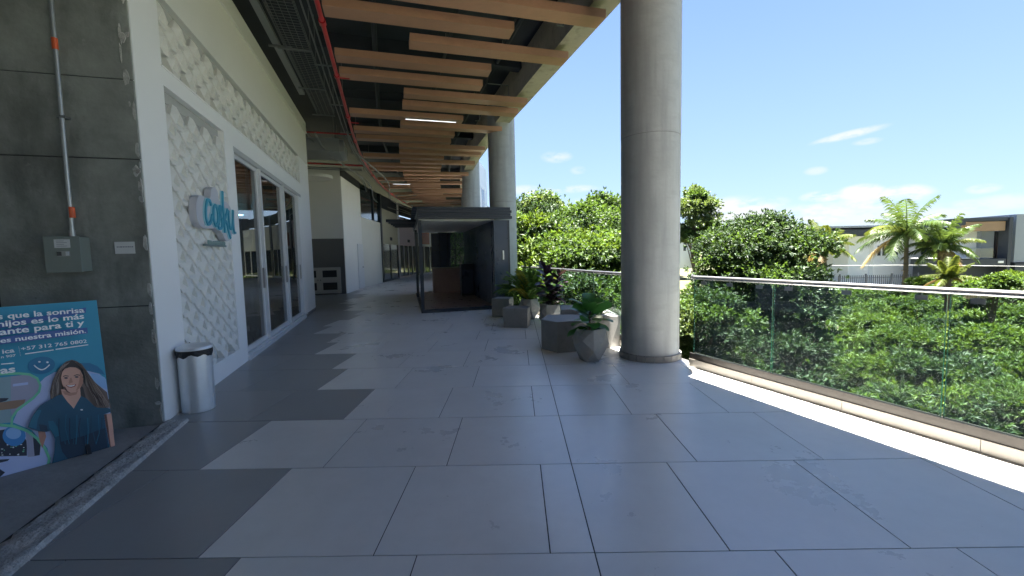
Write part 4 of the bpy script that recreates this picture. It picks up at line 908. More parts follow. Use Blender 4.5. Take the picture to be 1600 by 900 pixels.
def plants():
    # fiddle leaf fig
    t = thing('fig_plant', (PA[0], PA[1], .4), 'green fig with large glossy lobed leaves in the nearest concrete planter', 'plant')
    MB().tube([(PA[0], PA[1], .38), (PA[0]-.01, PA[1], .6), (PA[0]+.02, PA[1]+.02, .78)], [.014, .011, .007], 8).build('stem', m_stem, t, smooth=True)
    for i in range(26):
        a = i*2.399+.5; i_ = i/25; z = .42+.3*i_; el = -.05+.95*(i/25)+random.uniform(-.25, .2); L = random.uniform(.2, .31)
        ax = (math.cos(a)*math.cos(el), math.sin(a)*math.cos(el), math.sin(el)); m = MB(); b = np.array([PA[0], PA[1], z])+np.array(ax)*.04
        broad_leaf(m, b, ax, L, L*.72, random.uniform(.3, 1.3)*(1-.5*i/25), .2, 10, .2, None, random.uniform(-1.0, 1.0)); m.build('leaf', m_fig, t, smooth=True)
    t = thing('purple_plant', (PB[0], PB[1], .4), 'dark purple leafy plant with two upright stems in the middle planter', 'plant')
    k = 0
    for (dx, dy, h) in ((-.1, 0, .95), (.14, .04, .8), (.02, -.08, .45)):
        b = np.array([PB[0]+dx*.5, PB[1]+dy, .4]); tp = b+np.array([dx*.7, 0, h-.12]); MB().tube([b, (b+tp)/2+np.array([.01, 0, 0]), tp], [.01, .008, .006], 6).build('stem', m_stem, t, smooth=True)
        for i in range(int(h*34)):
            u = i/(h*34); p = b+(tp-b)*(.15+.85*u); a = i*2.4+dx*9; el = .1+.75*u+random.uniform(-.15, .15); L = random.uniform(.2, .3)
            ax = (math.cos(a)*math.cos(el), math.sin(a)*math.cos(el), math.sin(el)); m = MB(); broad_leaf(m, p, ax, L, L*.48, random.uniform(.4, 1.1)*(1-.6*u), 0, 6, .25, None, random.uniform(-.8, .8))
            m.build('leaf', m_purp if random.random() > .16 else leaf_mat('croton_green', (.05, .1, .03)), t, smooth=True)
    t = thing('areca_palm', (PC[0], PC[1], .4), 'feathery yellow-green areca palm in the planter by the second column', 'plant')
    for i in range(44):
        a = i*2.399; el = random.uniform(.85, 1.5); L = random.uniform(.65, .95); b = np.array([PC[0]+.06*math.cos(a), PC[1]+.06*math.sin(a), .42])
        d = np.array([math.cos(a)*math.cos(el), math.sin(a)*math.cos(el), math.sin(el)]); pts = [b]; dd = d.copy()
        for j in range(9): pts.append(pts[-1]+dd*L/9); dd = dd+np.array([d[0]*.05, d[1]*.05, -.14]); dd /= np.linalg.norm(dd)
        m = MB(); m.tube(pts, [.006]*4+[.004]*6, 5)
        for j in range(2, 10):
            for q in range(3):
                u = q/3; p = pts[j-1]+(pts[j]-pts[j-1])*u; ax = pts[j]-pts[j-1]; ax /= np.linalg.norm(ax); sd = np.cross(ax, [0, 0, 1.]); sd /= np.linalg.norm(sd)+1e-6
                for sg in (-1, 1):
                    lf = ax*.75+sd*sg*.8+np.array([0, 0, random.uniform(-.3, .1)]); lf /= np.linalg.norm(lf); ll = .17*(1-.35*abs(j-5)/5); wd_ = np.array([0, 0, .010])+ax*.012
                    m.add([p, p+lf*ll*.5+wd_, p+lf*ll+np.array([0, 0, -.03]), p+lf*ll*.5-wd_], [(0, 1, 2, 3)])
        m.build('frond', m_areca if i % 7 else leaf_mat('areca_yellow', (.2, .2, .03), .3), t)
    m = MB()
    for i in range(9): a = i*.7; m.tube([(PC[0]+.05*math.cos(a), PC[1]+.05*math.sin(a), .4), (PC[0]+.08*math.cos(a), PC[1]+.08*math.sin(a), .56)], .009, 6)
    m.build('cane_base', m_arest, t)
plants()
# ------------------------------------------------------------------ kiosk
def kiosk():
    s0, s1, t0, t1 = 6.72, 12.8, 2.86, 4.92
    t = thing('kiosk', BS(4.1, 9.7), 'black steel framed kiosk pavilion with white ceiling in the middle of the walkway', 'kiosk')
    def KB(tt, ss, z): return BS(tt+.04*(ss-6.7), ss, z)
    def bx(name, a, b, m, par=t): return MB().box(a, b, KB).build(name, m, par)
    p = .085
    bx('post', (t0, s0, 0), (t0+p, s0+p, 2.42), m_black); bx('post', (t0, 10.9, 0), (t0+p, 10.9+p, 2.42), m_black); bx('post', (t0+.25, s1-p, 0), (t0+.25+p, s1, 2.42), m_black)
    bx('base_frame', (t0+p, s0, 0), (t1, s0+p, .09), m_black); bx('base_frame', (t0, s0+p, 0), (t0+p, s1-p, .05), m_black)
    bx('kiosk_floor', (t0+p, s0+p, .0005), (t1-.06, s1-p, .07), mat('kiosk_floor_wood', (.22, .155, .135), .3, var=.15, scale=4))
    bx('floor_trim', (t0+.5, s1-p-.02, .0705), (t1-.5, s1-p, .1), m_white)
    bx('side_wall', (t1-.06, s0+.09, .0), (t1, s1, 2.42), m_navy); bx('front_panel', (t1-.06, s0, 0), (t1+.33, s0+.085, 2.42), m_navy); bx('corner_post', (t1+.331, s0-.01, 0), (t1+.38, s0+.12, 2.42), m_black)
    for i in range(6): bx('wall_panel', (t1-.075, s0+.32+i*.95, .08), (t1-.0605, s0+.32+i*.95+.94, 2.38), m_navy)
    bx('wall_handle', (t1+.17, s0-.03, 1.35), (t1+.21, s0-.001, 1.6), m_steel)
    bx('inner_ceiling', (t0+.02, s0+.1, 2.425), (t1-.02, s1-.02, 2.45), m_white)
    for i, zz in enumerate((2.452, 2.53, 2.61, 2.69)):
        bx('roof_fascia', (t0-.01, s0-.06-.02*(3-i), zz), (t1+.40+.035*((i+1) % 2), s0+.05, zz+.07), m_black)
    bx('roof_deck', (t0, s0+.051, 2.46), (t1, s1, 2.74), m_black)
    n = 0; s = s0+.6
    while s < s1: bx('roof_slat', (t0-.12, s, 2.745), (t1+.12, s+.05, 2.83), m_black); s += .62
    # rear: dark glazed cabinet and green wall
    cb = thing('back_bar', BS(4.1, 12.6), 'dark glazed shelving at the rear of the kiosk', 'shelving')
    MB().box((t0+.68, s1-.07, .1), (t1-.62, s1-.02, 2.4), KB).build('back_panel', m_navy, cb)
    for k in range(4): MB().box((t0+.68+k*.31, s1-.1, .1), (t0+.71+k*.31, s1-.07, 2.4), KB).build('mullion', m_black, cb)
    for z in (1.0, 1.7): MB().box((t0+.68, s1-.25, z), (t1-.9, s1-.105, z+.03), KB).build('shelf', m_black, cb)
    c = thing('counter', BS(4.0, 12.1), 'brown fronted counter with pale top inside the kiosk', 'counter')
    MB().box((3.52, 11.95, .07), (4.82, 12.5, 1.0), KB).build('counter_front', mat('counter_brown', (.42, .3, .28), .5, var=.08, scale=4), c); MB().box((3.47, 11.9, 1.001), (4.9, 12.55, 1.04), KB).build('counter_top', mat('counter_pale', (.4, .34, .27), .35), c)
    d = thing('dark_cabinet', BS(5, 11), 'tall narrow black cabinet inside the kiosk by its side wall', 'cabinet')
    MB().box((4.4, 10.3, .07), (4.84, 10.75, 1.16), KB).build('cabinet_body', m_black, d, bevel=.01); MB().box((4.42, 10.29, .14), (4.82, 10.299, .98), KB).build('cabinet_door', m_navy, d); MB().box((4.38, 10.28, 1.161), (4.86, 10.77, 1.19), KB).build('cabinet_top', m_black, d)
    g = thing('green_wall', BS(4.9, 14.4), 'vertical hedge of small green leaves standing behind the kiosk counter', 'green wall')
    MB().box((3.95, 14.36, .0), (5.3, 14.4, 2.7), KB).build('panel', m_dark, g)
    n = 3200; tt = rng.uniform(4.3, 5.6, n); zz = rng.uniform(.05, 2.68, n); P = np.array([BS(a, 14.34, b) for a, b in zip(tt, zz)])
    leaves_np(P, np.tile([-WD[0]*-1*0+.2922, -.9564, .1], (n, 1)), 1, .06, .035, leaf_mat('hedge_leaf', (.05, .12, .03)), 'hedge_leaves', g)
    a = thing('slatted_awning', BS(2.3, 10, 2.4), 'small black slatted awning on the shop side of the kiosk', 'awning')
    for i, s in enumerate((8.4, 9.0, 9.6, 10.2, 10.8)): MB().box((2.0+.05*i, s, 2.5), (2.855, s+.09, 2.58), KB).build('awning_slat', m_black, a)
    MB().box((2.5, 8.4, 2.581), (2.56, 10.89, 2.62), KB).build('awning_bearer', m_black, a)
def leaves_np(P, D, per, L, w, m, name, parent, spread=.9, droop=.25, jit=.35, kind='stuff'):
    """rosettes of folded leaves at P growing along D"""
    n = len(P); P = np.repeat(P, per, 0); D = np.repeat(D, per, 0); k = len(P)
    R_ = rng.normal(size=(k, 3)); A_ = D/np.linalg.norm(D, axis=1, keepdims=True)+R_*spread*.6; A_[:, 2] -= droop; A_ /= np.linalg.norm(A_, axis=1, keepdims=True)
    Sd = np.cross(A_, D+rng.normal(size=(k, 3))*.5); Sd /= np.linalg.norm(Sd, axis=1, keepdims=True)+1e-9
    Nn = np.cross(Sd, A_); l = L*rng.uniform(1-jit, 1+jit, (k, 1)); ww = w*rng.uniform(.8, 1.2, (k, 1))
    base = P+rng.normal(size=(k, 3))*L*.15
    v = np.stack([base, base+A_*l*.45+Sd*ww*.5+Nn*ww*.12, base+A_*l-Nn*l*.12, base+A_*l*.45-Sd*ww*.5+Nn*ww*.12], 1).reshape(-1, 3)
    i = np.arange(k)*4; f = np.concatenate([np.stack([i, i+1, i+2], 1), np.stack([i, i+2, i+3], 1)])
    o = np_mesh(name, v, f, m, parent)
    if kind: o['kind'] = kind
    return o
kiosk()
# ------------------------------------------------------------------ alcove, far walls and shops
def far_left():
    a = thing('alcove_wall', BS(-1.3, 14.5), 'cream and grey alcove wall beyond the white shop front', 'wall')
    MB().box((-6, 14.5, 2.3), (.36, 14.7, 5.2), BS).build('upper_wall', m_cream, a); MB().box((-6, 14.495, 0), (.365, 14.7, 2.3), BS).build('lower_wall', m_grey, a)
    MB().box((-6.2, 9, 0), (-6, 14.7, 5.5), BS).build('side_wall', m_cream, a)
    l = thing('louvred_cabinet', BS(-.6, 14.3), 'low grey cabinet with four dark louvre grilles against the alcove wall', 'cabinet')
    m_lc = mat('cabinet_grey', (.42, .42, .4), .5)
    MB().box((-1.45, 14.3, .05), (.19, 14.49, 1.12), BS).build('cabinet_body', m_lc, l)
    for i, (x0, x1) in enumerate(((-1.4, -.62), (-.6, .16))):
        d = MB().box((x0, 14.275, .09), (x1, 14.299, 1.08), BS).build('cabinet_door', m_lc, l)
        for z0, z1 in ((.2, .5), (.72, 1.0)):
            g = MB().box((x0+.12, 14.268, z0), (x1-.1, 14.2745, z1), BS)
            q = z0+.02
            while q < z1-.02: g.box((x0+.13, 14.258, q), (x1-.11, 14.2675, q+.018), BS); q += .04
            g.build('louvre', m_dark, d)
        MB().box(((-.67) if i == 0 else -.57, 14.24, .58), ((-.65) if i == 0 else -.55, 14.27, .64), BS).build('knob', m_black, d)
    c = thing('curved_soffit', BS(-1, 12.5, 4.2), 'pale curved soffit corner hanging over the alcove', 'soffit')
    MB().prism([BS(-3, 11.8)[:2]]+[BS(-.2+.5*math.cos(q), 12.3+.5*math.sin(q))[:2] for q in np.linspace(-1.57, 1.57, 14)]+[BS(-3, 12.8)[:2]], 4.35, 4.45).build('soffit', m_cream, c)
    # white bent wall
    w = thing('white_wall', (-7.4, 20, 0), 'tall white wall with flush door beyond the alcove', 'wall')
    P0, P1, P2 = np.array([-7.158, 17.8]), np.array([-7.66, 21.3]), np.array([-7.95, 25.2])
    def wseg(p, q, z0, z1, th, m, name, par=w, u0=0., u1=1., out=0.):
        e = (q-p)/np.linalg.norm(q-p); n = np.array([e[1], -e[0]]); a_ = p+(q-p)*u0; b_ = p+(q-p)*u1
        pts = [a_+n*out, b_+n*out, b_-n*th, a_-n*th]
        return MB().prism([tuple(x) for x in pts], z0, z1).build(name, m, par)
    wseg(P0, P1, 0, 4.85, .3, m_white, 'wall_bay'); wseg(P1, P2, 0, 3.5, .3, m_cream, 'wall_bay', u0=.001)
    wseg(P1, P2, 3.5, 5.2, .25, m_fglass, 'clerestory_window', u0=.02, out=-.05)
    wseg(P1, P2, 3.48, 5.2, .1, m_black, 'window_mullion', u0=.62, u1=.65, out=.01); wseg(P0, P1, 4.85, 5.2, .3, m_dark, 'wall_head')
    d = wseg(P0, P1, .02, 2.15, .0, mat('door_white', (.72, .74, .77), .4), 'door', u0=.66, u1=.995, out=.03)
    wseg(P0, P1, 1.0, 1.06, 0, m_steel, 'door_handle', par=d, u0=.9, u1=.925, out=.07)
    pl_ = [P2, np.array([-8.15, 29.5]), np.array([-7.95, 34]), np.array([-7.1, 40]), np.array([-5.2, 47]), np.array([-2, 54])]
    signc = [mat('sign_cream', (.55, .52, .38), .5), mat('sign_pink', (.6, .5, .55), .5), mat('sign_orange', (.4, .1, .03), .5), mat('sign_white', (.6, .62, .62), .5), mat('sign_pale', (.5, .52, .55), .5)]
    labs = ['cream fasciaed dark shop just past the white wall', 'shop with pale pink fascia and white framed windows', 'far shop with an orange sign seen past the kiosk posts', 'farther pale fasciaed shop down the walkway', 'last shop at the end of the walkway']
    for i in range(5):
        p, q = pl_[i], pl_[i+1]; t = thing('shop_unit', (p[0], p[1], 0), labs[i], 'shop', 'shops along the far walkway')
        wseg(p, q, 0, 5.2, .3, m_black if i != 1 else m_white, 'pier', t, 0, .06, .05); wseg(p, q, 2.3, 4.3 if i else 4.4, .1, signc[i] if i != 2 else signc[3], 'fascia', t, .06, 1, .0)
        if i == 2: wseg(p, q, 2.5, 3.5, 0, signc[2], 'orange_sign', t, .15, .5, .04)
        wseg(p, q, 4.4, 5.2, .1, m_ceil, 'fascia_head', t, .06, 1)
        wseg(p, q, 0, 2.3, .02, m_fglass, 'shop_window', t, .06, 1, -.1)
        n = 4 if i else 2
        for k in range(1, n+1): wseg(p, q, 0, 2.3, .0, m_alu if i else m_black, 'window_frame', t, .06+.94*k/n-.03, .06+.94*k/n, .02)
        wseg(p, q, 0, .12, .0, m_white if i else m_black, 'window_sill', t, .06, 1, .03)
        if i < 2: wseg(p, q, 2.55, 2.75, 0, m_dark, 'sign_mark', t, .5, .62, .02)
    e = thing('end_wall', (-1, 55, 0), 'dark wall closing the far end of the walkway', 'wall'); MB().prism([(-6, 54), (4, 54), (4, 54.5), (-6, 54.5)], 0, 6).build('wall_face', m_dark, e)
    # outer facade of the bending wing, right of the third column
    f = thing('building_wing', B(5.8, 28), 'pale panelled outer face of the building bending right behind the columns', 'building')
    ss = list(np.arange(21.5, 36, 1.6))
    for i, (a_, b_) in enumerate(zip(ss[:-1], ss[1:])):
        for j, (z0, z1) in enumerate(((-3, 0), (0, 1.2), (1.2, 3.4), (3.4, 5.2), (5.2, 7.4), (7.4, 9.5))):
            win = (j in (2, 4)) and i % 3 == 1
            MB().hexa([B(5.6, a_+.01, z0+.01), B(5.75, a_+.01, z0+.01), B(5.75, b_-.01, z0+.01), B(5.6, b_-.01, z0+.01), B(5.6, a_+.01, z1-.01), B(5.75, a_+.01, z1-.01), B(5.75, b_-.01, z1-.01), B(5.6, b_-.01, z1-.01)]).build('window' if win else 'facade_panel', m_fglass if win else m_alu, f)
far_left()
# dark volume behind the left opening so the interior is closed
def closing():
    t = thing('rear_partition', BS(-6, -4), 'dark partition deep inside the unlit unit on the left', 'wall')
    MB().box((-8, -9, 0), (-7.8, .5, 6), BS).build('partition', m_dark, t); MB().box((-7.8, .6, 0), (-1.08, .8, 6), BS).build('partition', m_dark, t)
    o = MB().prism([BS(-8, -14.2)[:2], BS(6, -14.2)[:2], BS(6, -14)[:2], BS(-8, -14)[:2]], 0, 6).build('end_partition', m_cream); tag(o, 'cream wall closing the walkway behind the camera', 'wall')
    o = MB().prism([BS(5.75, -14)[:2], BS(8.3, -14)[:2], BS(6.6, -1)[:2], BS(5.9, 2)[:2], BS(5.85, 8)[:2], BS(5.3, 8)[:2], BS(5.3, 2)[:2]], -3.4, -.31).build('podium_wall', m_beam); tag(o, 'concrete podium wall below the glass railing', 'wall')
closing()
# ------------------------------------------------------------------ ground and vegetation
GZ0 = -3.3
m_ground = mat('ground_soil', (.08, .06, .035), .95, var=.4, scale=1.5, bump=.5, bscale=6, stain=[((.04, .07, .02), .6, .42, .6, .9, (1, 1, 1))])
def ground():
    g = MB(); xs = [-2500, -300, -60, -20, 0, 10, 20, 30, 45, 70, 120, 400, 2500]; ys = [-300, -60, -20, 0, 8, 16, 24, 32, 40, 60, 100, 300, 3500]
    def h(x, y):
        r = math.hypot(x, y); return GZ0+ (min(max((r-10)/35, 0), 1))*.7
    vs = [(x, y, h(x, y)) for y in ys for x in xs]; n = len(xs)
    g.add(vs, [(j*n+i, j*n+i+1, (j+1)*n+i+1, (j+1)*n+i) for j in range(len(ys)-1) for i in range(n-1)])
    o = g.build('ground', m_ground, None, loc=(0, 0, 0)); o['kind'] = 'structure'
ground()
m_bark = mat('bark', (.13, .1, .075), .9, var=.25, scale=8, bump=.6, bscale=20)
LM = {'dark': leaf_mat('leaf_dark', (.03, .058, .026), .22, .5, .55), 'mid': leaf_mat('leaf_mid', (.048, .09, .024), .3, .5, .55), 'bright': leaf_mat('leaf_bright', (.075, .125, .02), .22, .5, .55), 'pale': leaf_mat('leaf_pale', (.08, .12, .05), .3, .4, .5)}
def tree(name, label, cat, base, ctr, rad, nclump, nros, per, L, w, mats, group, trunk=True, seed=0, squash=1., csize=.36):
    """crown: leafy clumps spread through an ellipsoid; rosettes on the surface of each clump"""
    R2 = np.random.default_rng(seed+100); t = thing(name, base, label, cat, group); ctr = np.array(ctr, float); rad = np.array(rad, float)
    d = R2.normal(size=(nclump, 3)); d /= np.linalg.norm(d, axis=1, keepdims=True); d[:, 2] = np.where(d[:, 2] < -.75, -d[:, 2], d[:, 2])
    rr = R2.uniform(.45, 1.0, (nclump, 1))**.6
    C = ctr+d*rad*rr*.86; cs = rad.mean()*csize*R2.uniform(.6, 1.25, nclump)
    per_c = max(1, nros//nclump); P, D, K = [], [], []
    for c, r in zip(C, cs):
        q = R2.normal(size=(per_c, 3)); q /= np.linalg.norm(q, axis=1, keepdims=True); q[:, 2] = np.where(q[:, 2] < -.3, -q[:, 2]*.6, q[:, 2]); sh = R2.uniform(.55, 1.05, (per_c, 1))*(1+.15*R2.normal(size=(per_c, 1)))
        P.append(c+q*r*sh*np.array([1.1, 1.1, .75*squash])); D.append(q+np.array([0, 0, .25])); 
    if isinstance(mats, str): mats = [mats]
    idx = R2.integers(0, len(mats), nclump) if len(mats) > 1 else np.zeros(nclump, int)
    for k, mk in enumerate(mats):
        sel = [i for i in range(nclump) if idx[i] == k]
        if sel: leaves_np(np.concatenate([P[i] for i in sel]), np.concatenate([D[i] for i in sel]), per, L, w, LM[mk], 'crown', t)
    if trunk:
        b = np.array(base, float); m = MB(); top = ctr+np.array([0, 0, -.1*rad[2]]); r0 = rad.mean()*.055+.03
        m.tube([b, b+(top-b)*.5+R2.normal(size=3)*[.1, .1, 0], top], [r0, r0*.75, r0*.4], 8)
        for i in range(min(12, nclump)): s_ = b+(top-b)*R2.uniform(.45, .95); e_ = C[i]; m.tube([s_, (s_+e_)/2+np.array([0, 0, .12*rad[2]]), e_], [r0*.35, r0*.22, r0*.08], 6)
        m.build('trunk', m_bark, t, smooth=True)
    return t
def veg():
    # big round tree right of the near column
    c = PX(1190, 440, 14.5); tree('round_tree', 'big dark round leafy tree right of the near column, rising above the handrail', 'tree', (c[0], c[1], GZ0), (c[0]-.1, c[1], -.1), (2.3, 2.3, 2.85), 120, 24000, 7, .115, .05, ['dark', 'dark', 'mid'], None, seed=1, csize=.3)
    c = PX(1108, 500, 11.0); tree('round_tree', 'smaller leafy tree filling the glass right next to the near column', 'tree', (c[0], c[1], GZ0), (c[0], c[1], -.75), (1.15, 1.2, 1.35), 34, 5200, 7, .1, .042, ['mid', 'dark', 'pale'], None, seed=2)
    c = PX(1235, 520, 12.0); tree('round_tree', 'low shaded leafy tree below the handrail, before the big dark round tree', 'tree', (c[0], c[1], GZ0), (c[0], c[1], -2.1), (1.9, 1.4, 1.2), 34, 4500, 7, .12, .05, ['dark'], None, seed=3)
    # left of the column
    spec = [(928, 376, 24, 2.5, 2.6, 'dark', 'tall rounded dark green tree left of the near column, highest there', 2200), (872, 392, 21, 2.9, 2.4, 'mid', 'leafy green tree between the second column and the tall rounded tree', 2600),
            (835, 412, 16, 2.0, 1.8, 'bright', 'bright green low tree beside the second column above the railing', 2400), (905, 445, 14, 2.2, 1.6, 'bright', 'bright bushy tree just beyond the railing behind the planters', 2600),
            (955, 430, 18, 2.0, 2.0, 'mid', 'mid green tree half hidden behind the left side of the near column', 2000), (848, 352, 40, 4.2, 2.9, 'pale', 'pale feathery tree far behind, left of the tall rounded tree', 1500),
            (880, 500, 11.5, 1.6, 1.2, 'mid', 'shrubby green tree seen through the glass behind the purple plant', 1900), (945, 500, 12.5, 1.3, 1.2, 'dark', 'shaded shrubby tree seen through the glass left of the near column', 1200)]
    for i, (u, v, Y, rx, rz, mk, lab, n) in enumerate(spec):
        c = PX(u, v, Y); tree('leafy_tree', lab, 'tree', (c[0], c[1], GZ0), c, (rx, rx*.9, rz), 40, n*2, 7, .07+.005*Y, .03+.0023*Y, [mk, 'mid', 'dark' if mk != 'dark' else 'mid'], 'trees beyond the railing', seed=10+i)
    c = PX(1083, 348, 32); tree('leafy_tree', 'tall pale tree peeking out behind the right side of the near column', 'tree', (c[0], c[1], GZ0), c, (1.7, 1.6, 2.6), 40, 3600, 7, .2, .09, ['pale', 'mid'], 'trees beyond the railing', seed=30)
    # far tree line
    far = [(1130, 372, 60, 5), (1205, 366, 70, 5), (1262, 362, 65, 4), (1010, 375, 70, 6), (820, 375, 70, 6), (770, 380, 60, 5), (1225, 374, 52, 3), (900, 372, 62, 6), (1460, 360, 75, 5), (1600, 375, 80, 7), (1700, 370, 70, 6), (1345, 372, 70, 4)]
    for i, (u, v, Y, r) in enumerate(far):
        c = PX(u, v, Y); c[2] = c[2]-r*.5
        tree('distant_tree', f'hazy distant tree on the skyline, {ORD[i]} of the far group', 'tree', (c[0], c[1], -2.6), c, (r, r*.8, r*.62), 18, 600, 6, .6, .3, ['mid', 'pale'], 'distant trees on the skyline', seed=50+i)
    # shrubs on the slope, rows receding
    k = 0; names = {}
    rows = [(6.2, 1330, 1760, 4, -2.25), (8.2, 1270, 1720, 5, -2.15), (10.5, 1330, 1680, 5, -2.0), (13.5, 1350, 1660, 5, -1.95), (17.5, 1330, 1660, 6, -2.1), (23, 1320, 1660, 7, -2.25), (30, 1300, 1680, 7, -2.5)]
    rowname = ['nearest', 'second', 'third', 'fourth', 'fifth', 'sixth', 'seventh']
    for ri, (Y, u0, u1, n, z) in enumerate(rows):
        for j in range(n):
            u = u0+(u1-u0)*(j+.5)/n+random.uniform(-12, 12); c = PX(u, 500, Y*random.uniform(.95, 1.05)); w = (u1-u0)/n*Y/FPX*.68; c[2] = z+random.uniform(-.12, .12)
            mk = [['bright', 'mid'], ['mid', 'bright', 'dark'], ['bright', 'mid', 'dark']][(ri*3+j*5) % 3]
            tree('shrub', f'lush green shrub below the handrail, {ORD[j]} from the left in the {rowname[ri]} row', 'shrub', (c[0], c[1], GZ0), c, (w, w*.9, .75), 44, int(3600 if Y < 12 else 2000), 7, .085+.0035*Y, .026+.0014*Y, mk, 'shrubs on the slope beyond the railing', seed=200+k, squash=1., csize=.5); k += 1
    c = PX(1300, 560, 8.2); 
    # brighter sprays at the far right against the house
    for i, (u, v, Y, r, mk) in enumerate(((1585, 448, 20, 1.2, 'bright'), (1520, 452, 22, .8, 'bright'), (1440, 446, 26, .7, 'mid'), (1555, 455, 16, .8, 'mid'))):
        c = PX(u, v, Y); tree('shrub', ['bright vine-like shrub rising at the right edge before the dark house', 'bright shrub left of the vine-like shrub below the dark house', 'small shrub at the foot of the twin palm', 'low shrub poking over the handrail near the right edge'][i], 'shrub', (c[0], c[1], GZ0), c, (r, r, r*.6), 14, 900, 7, .17, .075, [mk], 'shrubs before the houses', seed=400+i)
    # ground cover under the shrubs
    n = 15000; X = rng.uniform(3.5, 34, n); Y = rng.uniform(-2, 40, n); ok = (X > .25*Y*0+3.2)
    P = np.stack([X, Y, np.full(n, GZ0+.1)+rng.random(n)*.35], 1)[ok]
    g = bpy.data.objects.new('x', None)
    def cover():
        D = np.tile([0, 0, 1.], (len(P), 1)); k = 5
        Pp = np.repeat(P, k, 0); Dd = np.repeat(D, k, 0)+rng.normal(size=(len(Pp_ := Pp), 3))*.8; Dd /= np.linalg.norm(Dd, axis=1, keepdims=True); Sd = np.cross(Dd, rng.normal(size=Dd.shape)); Sd /= np.linalg.norm(Sd, axis=1, keepdims=True)
        l = rng.uniform(.2, .5, (len(Pp), 1)); v = np.stack([Pp, Pp+Dd*l*.5+Sd*l*.22, Pp+Dd*l, Pp+Dd*l*.5-Sd*l*.22], 1).reshape(-1, 3); i = np.arange(len(Pp))*4
        o = np_mesh('ground_cover', v, np.stack([i, i+1, i+2, i+3], 1), LM['mid'], None, (15, 15, GZ0)); o['kind'] = 'stuff'; o['label'] = 'low leafy ground cover under the shrubs'
    cover(); bpy.data.objects.remove(g)
veg()
def palm(u, v, Y, trunk_u, R, label, nf=17, col='palm', trunks=1, seed=0, cross=False, droop=1., gh=-2.6):
    rr = random.Random(seed); c = PX(u, v, Y); t = thing('palm_tree', (c[0], c[1], gh), label, 'palm tree', 'palms before the houses')
    m_p = {'palm': leaf_mat('palm_leaf', (.06, .1, .035), .25, .35, .4), 'yel': leaf_mat('palm_leaf_yellow', (.1, .13, .035), .35, .35, .4), 'dry': leaf_mat('palm_leaf_dry', (.26, .2, .11), .2, .3, .6)}
    for k in range(trunks):
        off = (k-(trunks-1)/2)*.5; b = np.array([c[0]+off*1.3, c[1], gh]); tp = c+np.array([off*.5, 0, 0]); m = MB(); m.tube([b, (b+tp)/2+np.array([.05, 0, 0]), tp], [.17 if trunks == 1 else .11, .13 if trunks == 1 else .09, .1], 10)
        for q in range(12): pz = b+(tp-b)*q/12; m.tube([pz, pz+(tp-b)*.012], .18 if trunks == 1 else .12, 10)
        m.build('trunk', m_bark, t, smooth=True)
    for i in range(nf):
        a = i*2.399+seed; el = 1.35-1.75*(i/nf)+rr.uniform(-.1, .1); L = R*rr.uniform(.85, 1.15); d = np.array([math.cos(a)*math.cos(el), math.sin(a)*math.cos(el), math.sin(el)])
        pts = [c+np.array([0, 0, 0])]; dd = d.copy()
        for j in range(10): pts.append(pts[-1]+dd*L/10); dd = dd+np.array([0, 0, -.13*droop]); dd /= np.linalg.norm(dd)
        m = MB(); m.tube(pts, [.03-.0025*q for q in range(11)], 5)
        for j in range(1, 11):
            for q in range(6):
                p = pts[j-1]+(pts[j]-pts[j-1])*q/6; ax = (pts[j]-pts[j-1]); ax = ax/np.linalg.norm(ax); sd = np.cross(ax, [0, 0, 1.]); sd /= np.linalg.norm(sd)+1e-6
                ll = L*.25*math.sin(math.pi*(.12+.8*(j-1+q/6)/10))**.6
                for sg in (-1, 1):
                    lf = ax*.55+sd*sg*.75+np.array([0, 0, rr.uniform(-.75, -.1)]); lf /= np.linalg.norm(lf); wv = ax*.02
                    m.add([p-wv, p+wv, p+lf*ll*.6+wv*.8+np.array([0, 0, .02]), p+lf*ll+np.array([0, 0, -.12*ll]), p+lf*ll*.6-wv*.8], [(0, 1, 2, 3, 4)])
        m.build('frond', m_p['dry'] if i > nf-3 else m_p['yel' if col == 'yel' or (i % 9 == 8) else 'palm'], t)
